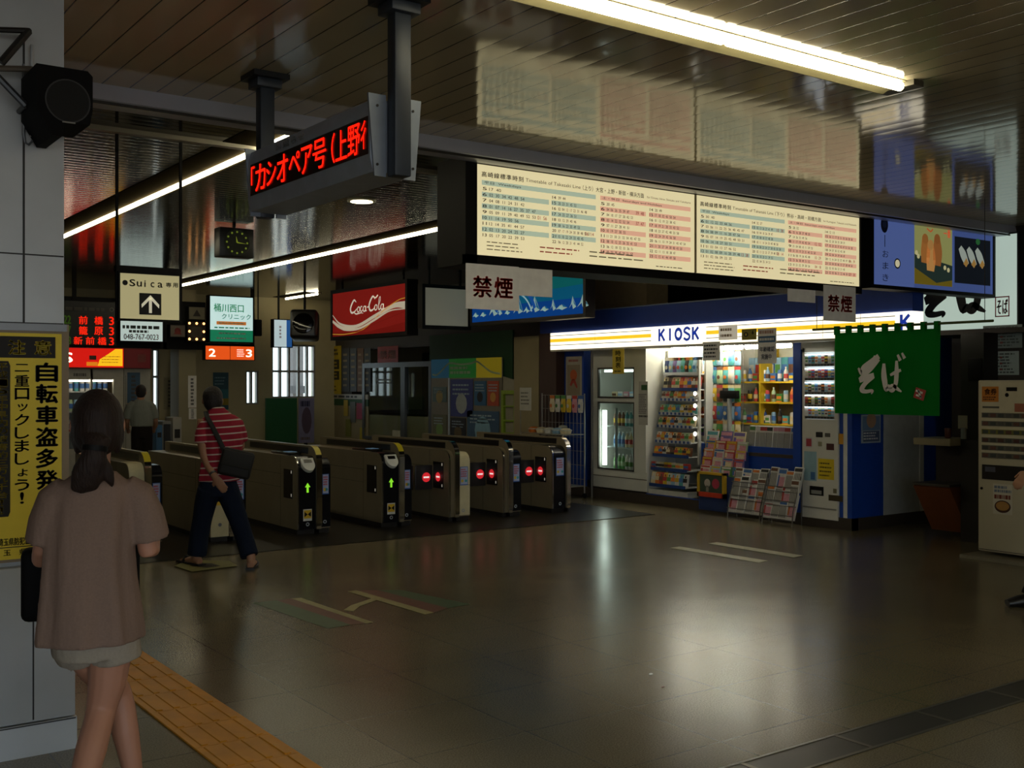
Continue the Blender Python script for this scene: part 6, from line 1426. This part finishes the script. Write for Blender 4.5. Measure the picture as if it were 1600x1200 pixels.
bp_ = nd(hnt, 'ShaderNodeBump'); bp_.inputs['Distance'].default_value = .006; bp_.inputs['Strength'].default_value = .8
for a_, c_ in ((g_.outputs['Object'], mp.inputs[0]), (mp.outputs[0], nz_.inputs['Vector']), (nz_.outputs[0], cr_.inputs[0]), (cr_.outputs[0], hp.inputs['Base Color']), (nz_.outputs[0], bp_.inputs['Height']), (bp_.outputs[0], hp.inputs['Normal'])): hnt.links.new(a_, c_)
h.mats = [hm]; hr = remeshed('hair', h, wm, .006, 5); hr['label'] = 'dark brown hair tied low at the nape'
tie = MB(); tie.loft([((-.003, -.119, 1.352), .040, .037), ((-.005, -.121, 1.335), .040, .037)], BLACK, 14, (1, 0, 0)); tie.build('hair_tie', wm)
def cloth(col, name, scale=7.0, fold=.5):
    m, nt, p = new_mat(name); p.inputs['Roughness'].default_value = .9; p.inputs['Specular IOR Level'].default_value = .15
    t = nd(nt, 'ShaderNodeTexCoord'); mp = nd(nt, 'ShaderNodeMapping'); mp.inputs['Scale'].default_value = (1.6, 1.6, .45)
    n = nd(nt, 'ShaderNodeTexNoise'); n.inputs['Scale'].default_value = scale; n.inputs['Detail'].default_value = 3; nt.links.new(t.outputs['Object'], mp.inputs[0]); nt.links.new(mp.outputs[0], n.inputs['Vector'])
    w = nd(nt, 'ShaderNodeTexNoise'); w.inputs['Scale'].default_value = 160; nt.links.new(t.outputs['Object'], w.inputs['Vector'])
    mx = nd(nt, 'ShaderNodeMix', data_type='RGBA'); c = lin(col); mx.inputs[6].default_value = (*[x * .86 for x in c], 1); mx.inputs[7].default_value = (*[x * 1.12 for x in c], 1)
    nt.links.new(w.outputs[0], mx.inputs[0]); nt.links.new(mx.outputs[2], p.inputs['Base Color'])
    bp = nd(nt, 'ShaderNodeBump'); bp.inputs['Strength'].default_value = fold; bp.inputs['Distance'].default_value = .03; nt.links.new(n.outputs[0], bp.inputs['Height']); nt.links.new(bp.outputs[0], p.inputs['Normal'])
    return m
BR = cloth('#8a7264', 'brown_blouse_cloth'); s = MB()
def torso_fold(mb, secs, mat, n=44, amp=.006, freq=7):
    vs = []
    for z, cx, cy, rx, ry, k in secs:
        for j in range(n):
            a = 2 * math.pi * j / n; f = 1 + k * (math.sin(freq * a + z * 3) + .6 * math.sin((freq + 4) * a + 1)) * amp / .1
            vs.append((cx + rx * f * math.cos(a), cy + ry * f * math.sin(a), z))
    K = len(secs); fs = [(k * n + j, k * n + (j + 1) % n, (k + 1) * n + (j + 1) % n, (k + 1) * n + j) for k in range(K - 1) for j in range(n)]
    mb.add(vs, fs + [list(range(n)), [(K - 1) * n + j for j in range(n)]], mat)
torso_fold(s, [(.70, -.018, .015, .166, .138, .9), (.72, -.018, .015, .165, .137, .9), (.80, -.018, .012, .156, .128, .9), (.90, -.02, .005, .146, .116, .8), (1.0, -.02, .0, .140, .110, .7), (1.10, -.012, -.003, .140, .102, .5), (1.17, -.006, -.005, .138, .092, .2), (1.215, -.004, -.008, .122, .08, 0), (1.245, -.002, -.012, .082, .066, 0), (1.262, 0, -.014, .062, .058, 0)], BR)
s.loft([((.085, -.003, 1.205), .05, .055), ((.125, .0, 1.175), .062, .07), ((.150, .008, 1.11), .066, .076), ((.163, .012, 1.05), .068, .080), ((.166, .014, 1.03), .068, .080)], BR, 18, (1, 0, 0))
s.loft([((-.085, -.003, 1.205), .05, .055), ((-.125, .008, 1.17), .058, .068), ((-.148, .022, 1.10), .060, .070), ((-.160, .032, 1.03), .060, .070)], BR, 18, (1, 0, 0))
remeshed('blouse', s, wm, .007, 3)
m = MB()
for sx in (-1, 0, 1): pass
BG = cloth('#a19686', 'beige_shorts_cloth', 9, .4); s = MB()
s.loft([((-.01, .01, .80), .122, .098), ((-.008, .015, .73), .134, .108), ((-.002, .03, .67), .138, .112)], BG, 22, (1, 0, 0))
s.loft([((.05, .015, .74), .09, .105), ((.055, .022, .68), .086, .096), ((.062, .03, .632), .085, .092), ((.063, .03, .625), .085, .092)], BG, 20, (1, 0, 0))
s.loft([((-.06, .03, .74), .085, .10), ((-.062, .06, .68), .078, .092), ((-.058, .085, .648), .074, .088), ((-.058, .088, .64), .074, .088)], BG, 20, (1, 0, 0))
remeshed('shorts', s, wm, .007, 3)
# her bag, carried in front of the body
bg = thing('tote_bag', 'black tote bag carried by the woman in the brown blouse', 'bag', (pos.x, pos.y, 0), rz)
m = MB(); m.rbox(-.24, .145, .19, .29, .735, .985, M('#070708', .75, spec=.2), .025, 3); m.build('bag_body', bg)
m = MB(); m.tube([(-.17, .24, .97), (-.155, .20, 1.02), (-.11, .17, 1.035), (-.06, .2, 1.02), (-.02, .24, .97)], .009, BLACK, 8, 4); m.build('handle', bg)

# ---- man in the striped shirt
rz, pos = heading_at(337, 9.25)
mn = thing('person', 'man in red and white striped polo shirt and jeans walking into the gates', 'person', (pos.x, pos.y, 0), rz)
SK2 = M('#a87a5c', .55, scale=5, var=.05); b = MB()
at = head(b, (-.025, .07, 1.405), SK2, (.076, .098, .116), -.3)
b.loft([((-.02, .045, 1.36), .055, .06), ((-.0, .015, 1.31), .055, .058), ((.02, .0, 1.27), .08, .07)], SK2, 14)
b.loft([((.03, 0, 1.28), .10, .07), ((.05, 0, 1.15), .13, .09), ((.05, 0, .95), .12, .09), ((.03, .0, .82), .105, .08), ((.02, 0, .70), .09, .075)], SK2, 16)
b.loft([((-.10, .0, 1.25), .05, .05), ((-.115, -.01, 1.12), .05, .05), ((-.10, -.03, 1.0), .043, .045), ((-.085, -.04, .93), .041, .042), ((-.045, -.08, .84), .037, .038), ((-.01, -.13, .78), .028, .030)], SK2, 12, (1, 0, 0))
hand(b, (-.008, -.135, .775), (.5, -.05, -.75), (-.3, -.9, -.1), 1.05, SK2, .35, 1)
b.loft([((.15, .01, 1.22), .045, .045), ((.195, .045, 1.12), .042, .042), ((.205, .10, 1.02), .040, .040), ((.21, .2, 1.0), .036, .036), ((.17, .29, 1.0), .028, .030)], SK2, 12, (1, 0, 0))
hand(b, (.165, .30, 1.0), (-.3, .9, .0), (.3, .1, .9), 1.05, SK2, .5, -1)
b.loft([((-.06, 0, .70), .055, .07), ((-.11, .06, .42), .055, .06), ((-.155, .09, .12), .038, .042), ((-.155, .09, .06), .04, .045)], SK2, 12, (1, 0, 0))
b.loft([((.09, 0, .70), .055, .07), ((.19, -.06, .42), .055, .06), ((.285, -.20, .13), .038, .042), ((.287, -.21, .07), .038, .042)], SK2, 12, (1, 0, 0))
for (x, y, dx, dy) in ((-.155, .085, -.12, .20), (.285, -.215, .03, .22)):
    b.loft([((x - dx * .22, y - dy * .22, .035), .03, .028), ((x, y, .05), .04, .038), ((x + dx * .5, y + dy * .5, .038), .044, .026), ((x + dx, y + dy, .024), .036, .014)], SK2, 10, (1, 0, 0))
remeshed('body', b, mn, .0075, 5, face_paint(at, HAIR, EYEW, LIP))
h = MB(); c0 = Vector((-.025, .07, 1.405)); h.ball((c0.x, c0.y - .022, c0.z + .035), .086, .104, .096, HAIR, 16).ball((c0.x + .004, c0.y - .055, c0.z - .005), .082, .068, .09, HAIR, 14)
remeshed('hair', h, mn, .008, 4)
STR, snt, spn = new_mat('red_white_stripes'); g_ = nd(snt, 'ShaderNodeTexCoord'); sx_ = nd(snt, 'ShaderNodeSeparateXYZ'); snt.links.new(g_.outputs['Object'], sx_.inputs[0])
zz = math_n(snt, 'ADD', sx_.outputs['Z'], math_n(snt, 'MULTIPLY', sx_.outputs['X'], -.06)); ls = math_n(snt, 'LESS_THAN', math_n(snt, 'FRACT', math_n(snt, 'DIVIDE', zz, .056)), .2)
mxs = nd(snt, 'ShaderNodeMix', data_type='RGBA'); mxs.inputs[6].default_value = (*lin('#96142c'), 1); mxs.inputs[7].default_value = (*lin('#c9b4a8'), 1); snt.links.new(ls, mxs.inputs[0]); snt.links.new(mxs.outputs[2], spn.inputs['Base Color']); spn.inputs['Roughness'].default_value = .85
nf = nd(snt, 'ShaderNodeTexNoise'); nf.inputs['Scale'].default_value = 7; bf = nd(snt, 'ShaderNodeBump'); bf.inputs['Strength'].default_value = .5; bf.inputs['Distance'].default_value = .03; snt.links.new(g_.outputs['Object'], nf.inputs['Vector']); snt.links.new(nf.outputs[0], bf.inputs['Height']); snt.links.new(bf.outputs[0], spn.inputs['Normal'])
s = MB(); torso_fold(s, [(.725, .025, 0, .165, .125, .8), (.80, .03, 0, .162, .122, .8), (.92, .045, 0, .160, .122, .6), (1.06, .06, 0, .168, .124, .4), (1.18, .052, .0, .170, .118, .2), (1.25, .042, .0, .145, .098, 0), (1.30, .026, .01, .10, .078, 0), (1.335, .012, .015, .07, .066, 0), (1.355, .005, .02, .065, .064, 0)], STR, 36)
s.loft([((-.04, .0, 1.245), .055, .06), ((-.09, -.002, 1.205), .06, .066), ((-.112, -.012, 1.12), .060, .068), ((-.112, -.02, 1.05), .062, .070)], STR, 16, (1, 0, 0))
s.loft([((.12, .0, 1.245), .055, .06), ((.175, .012, 1.205), .06, .066), ((.205, .04, 1.12), .058, .066), ((.212, .055, 1.06), .060, .068)], STR, 16, (1, 0, 0))
remeshed('polo_shirt', s, mn, .009, 3)
JN = cloth('#141c2c', 'dark_jeans_cloth', 9, .5); s = MB()
s.loft([((.022, 0, .78), .145, .108), ((.022, .0, .68), .158, .118), ((.022, .0, .60), .155, .115)], JN, 20, (1, 0, 0))
s.loft([((-.05, 0, .66), .10, .115), ((-.085, .03, .53), .092, .10), ((-.11, .06, .40), .082, .088), ((-.135, .075, .25), .080, .085), ((-.155, .085, .09), .082, .088)], JN, 18, (1, 0, 0))
s.loft([((.09, 0, .66), .10, .115), ((.14, -.03, .53), .092, .10), ((.185, -.065, .40), .080, .086), ((.235, -.135, .25), .075, .08), ((.275, -.20, .105), .076, .084)], JN, 18, (1, 0, 0))
remeshed('jeans', s, mn, .009, 3)
m = MB(); m.loft([((-.082, -.042, .925), .044, .045), ((-.073, -.05, .905), .043, .044)], M('#6f7076', .3, .7), 14, (1, 0, 0)); 
m = MB(); m.loft([((-.024, -.112, .803), .034, .036), ((-.016, -.122, .79), .033, .035)], M('#77787c', .3, .7), 14, (1, 0, 0)); m.build('wristwatch', mn)
for (x, y, dx, dy) in ((-.155, .085, -.12, .20), (.285, -.215, .03, .22)):
    m = MB(); n_ = Vector((-dy, dx)).normalized() * .05
    a = Vector((x - dx * .35, y - dy * .35)); e = Vector((x + dx * 1.25, y + dy * 1.25))
    m.prism([tuple(a + n_ * .7), tuple(a - n_ * .7), tuple((a + e) / 2 - n_), tuple(e - n_ * .7), tuple(e + n_ * .7), tuple((a + e) / 2 + n_)], 'z', 0, .02, M('#100e10', .5))
    c_ = Vector((x + dx * .65, y + dy * .65)); m.loft([((c_.x - n_.x, c_.y - n_.y, .02), .02, .008), ((c_.x - n_.x * .3, c_.y - n_.y * .3, .062), .035, .008), ((c_.x + n_.x * .3, c_.y + n_.y * .3, .062), .035, .008), ((c_.x + n_.x, c_.y + n_.y, .02), .02, .008)], M('#100e10', .5), 8, (dx, dy, 0)); m.build('sandal', mn)
bg = thing('shoulder_bag', 'black shoulder bag on the back of the man in the striped shirt', 'bag', (pos.x, pos.y, 0), rz)
m = MB(); m.T = Matrix.Translation((.165, -.19, .885)) @ Matrix.Rotation(math.radians(14), 4, 'Y'); m.rbox(-.135, .135, -.05, .05, -.115, .115, M('#131110', .7), .03, 3).rbox(-.12, .12, -.062, -.045, -.03, .10, M('#17150f', .7), .008, 2); m.build('bag_body', bg)
m = MB(); m.loft([((.07, -.165, .99), .02, .005), ((.02, -.142, 1.10), .02, .005), ((-.03, -.128, 1.2), .02, .005), ((-.07, -.085, 1.275), .02, .005), ((-.08, -.02, 1.315), .02, .005), ((-.06, .06, 1.28), .02, .005)], M('#131110', .7), 8, (1, 0, 0)); m.build('strap', bg)

# ---- man in grey at the far shop
rz, pos = heading_at(220, 16.7)
gm = thing('person', 'man in grey short-sleeved shirt and dark trousers standing at the far shop', 'person', (pos.x, pos.y, 0), rz)
b = MB(); at = head(b, (.0, .02, 1.42), SK2, (.076, .098, .118), -.1)
b.loft([((.0, 0, 1.36), .055, .058), ((.0, -.01, 1.30), .06, .06), ((0, 0, 1.26), .09, .07)], SK2, 12)
b.loft([((0, 0, 1.27), .12, .08), ((.01, 0, 1.1), .14, .10), ((.015, 0, .92), .14, .10), ((.015, 0, .75), .14, .10)], SK2, 14)
for s_, ex, hx in ((-1, -.2, -.19), (1, .215, .2)):
    b.loft([((s_ * .15, 0, 1.25), .05, .05), ((s_ * .185, 0, 1.1), .048, .048), ((ex, .02, .98), .04, .04), ((ex, .1, .9), .036, .036), ((hx, .19, .86), .028, .03)], SK2, 12, (1, 0, 0)); hand(b, (hx, .20, .855), (0, .9, -.3), (s_, 0, .3), 1.05, SK2, .5, -s_)
for s_ in (-1, 1):
    b.loft([((.015 + s_ * .07, 0, .78), .08, .09), ((.015 + s_ * .08, .01, .45), .055, .06), ((.015 + s_ * .085, -.01, .09), .04, .045)], SK2, 12, (1, 0, 0))
    b.loft([((.015 + s_ * .085, -.06, .035), .03, .03), ((.015 + s_ * .088, 0, .05), .04, .04), ((.015 + s_ * .10, .1, .035), .045, .028), ((.015 + s_ * .105, .17, .025), .035, .016)], SK2, 10, (1, 0, 0))
remeshed('body', b, gm, .010, 4, face_paint(at, HAIR, EYEW, LIP))
h = MB(); h.ball((0, .0, 1.455), .083, .10, .092, HAIR, 14).ball((0, -.03, 1.415), .078, .066, .085, HAIR, 12); remeshed('hair', h, gm, .010, 3)
GS = cloth('#80837a', 'grey_shirt_cloth'); s = MB()
torso_fold(s, [(.90, .015, 0, .165, .125, .6), (1.0, .013, 0, .168, .125, .6), (1.12, .01, 0, .17, .12, .3), (1.22, .005, 0, .158, .10, 0), (1.28, 0, 0, .11, .08, 0), (1.32, 0, 0, .065, .06, 0)], GS, 30)
for s_ in (-1, 1): s.loft([((s_ * .10, 0, 1.25), .06, .065), ((s_ * .16, 0, 1.20), .066, .07), ((s_ * .195, .005, 1.08), .068, .072), ((s_ * .205, .01, 1.02), .068, .072)], GS, 14, (1, 0, 0))
remeshed('shirt', s, gm, .011, 3)
DT = cloth('#221c1a', 'dark_trouser_cloth', 9, .4); s = MB(); s.loft([((.015, 0, .93), .145, .11), ((.015, 0, .80), .16, .12), ((.015, 0, .72), .155, .115)], DT, 18, (1, 0, 0))
for s_ in (-1, 1): s.loft([((.015 + s_ * .07, 0, .78), .09, .105), ((.015 + s_ * .08, .01, .45), .075, .085), ((.015 + s_ * .088, 0, .05), .07, .08)], DT, 16, (1, 0, 0))
remeshed('trousers', s, gm, .011, 3)
for s_ in (-1, 1):
    m = MB(); x = .015 + s_ * .09; m.loft([((x, -.085, .04), .035, .04), ((x, -.02, .05), .046, .05), ((x + s_ * .008, .09, .04), .05, .04), ((x + s_ * .014, .19, .025), .04, .025)], M('#16110f', .4), 14, (1, 0, 0)); m.build('shoe', gm)

# ---- person stepping in at the right edge
toe = on_z(1578, 949, 0); hd = Vector((-VY, VX, 0)); pos = toe - hd * .46 + Vector((VX, VY, 0)) * .1
hp_ = thing('person', 'person at the right edge reaching a hand past the ticket machine, dark shoe forward', 'person', (pos.x, pos.y, 0), math.atan2(VY, VX))
b = MB(); at = head(b, (.0, .03, 1.52), SK2, (.076, .098, .118), 0)
b.loft([((.0, .01, 1.46), .055, .058), ((.0, 0, 1.40), .06, .06), ((0, 0, 1.36), .09, .07)], SK2, 12)
b.loft([((0, 0, 1.37), .12, .08), ((0, 0, 1.2), .15, .10), ((0, 0, 1.0), .135, .10), ((0, 0, .82), .14, .10)], SK2, 14)
b.loft([((-.16, 0, 1.35), .05, .05), ((-.2, .02, 1.2), .048, .048), ((-.21, .06, 1.08), .042, .042), ((-.205, .2, 1.0), .037, .037), ((-.19, .33, .955), .029, .031)], SK2, 12, (1, 0, 0)); hand(b, (-.19, .345, .95), (.05, .75, -.6), (-.5, .4, .6), 1.1, SK2, .55, 1)
b.loft([((.16, 0, 1.35), .05, .05), ((.2, -.04, 1.2), .048, .048), ((.21, -.06, 1.08), .042, .042), ((.21, -.1, .95), .036, .036), ((.2, -.12, .85), .028, .03)], SK2, 12, (1, 0, 0)); hand(b, (.2, -.12, .84), (0, -.1, -1), (1, 0, 0), 1.1, SK2, .4, 1)
LG_ = ((-.08, .12, .30), (.08, -.1, -.22))
for x, ky, fy in LG_:
    b.loft([((x, 0, .86), .08, .09), ((x, ky, .48), .055, .06), ((x, fy, .10), .04, .045)], SK2, 12, (1, 0, 0)); b.loft([((x, fy - .06, .035), .03, .03), ((x, fy, .05), .04, .04), ((x, fy + .1, .035), .045, .028), ((x, fy + .14, .025), .035, .016)], SK2, 10, (1, 0, 0))
remeshed('body', b, hp_, .009, 4, face_paint(at, HAIR, EYEW, LIP))
h = MB(); h.ball((0, .01, 1.555), .083, .10, .092, HAIR, 14).ball((0, -.02, 1.515), .078, .066, .085, HAIR, 12); remeshed('hair', h, hp_, .010, 3)
DS = cloth('#4a4640', 'grey_shirt_dark_cloth'); s = MB()
torso_fold(s, [(.92, 0, 0, .165, .12, .6), (1.1, 0, 0, .168, .125, .5), (1.25, 0, 0, .172, .12, .2), (1.33, 0, 0, .155, .10, 0), (1.385, 0, 0, .11, .08, 0), (1.42, 0, 0, .065, .06, 0)], DS, 30)
s.loft([((-.10, 0, 1.35), .06, .065), ((-.17, 0, 1.30), .066, .07), ((-.205, .03, 1.18), .064, .068), ((-.21, .05, 1.13), .064, .068)], DS, 14, (1, 0, 0)); s.loft([((.10, 0, 1.35), .06, .065), ((.17, 0, 1.30), .066, .07), ((.205, -.03, 1.18), .064, .068), ((.21, -.05, 1.13), .064, .068)], DS, 14, (1, 0, 0))
remeshed('shirt', s, hp_, .011, 3)
s = MB(); s.loft([((0, 0, 1.0), .145, .11), ((0, 0, .86), .16, .12), ((0, 0, .80), .155, .115)], DT, 18, (1, 0, 0))
for x, ky, fy in LG_: s.loft([((x, 0, .86), .09, .105), ((x, ky, .48), .072, .08), ((x, fy, .07), .065, .075)], DT, 16, (1, 0, 0))
remeshed('trousers', s, hp_, .011, 3)
for x, ky, fy in LG_:
    m = MB(); m.loft([((x, fy - .085, .04), .035, .04), ((x, fy - .02, .05), .046, .05), ((x, fy + .09, .04), .05, .04), ((x, fy + .17, .025), .04, .025)], M('#100e0d', .4), 14, (1, 0, 0)); m.build('shoe', hp_)
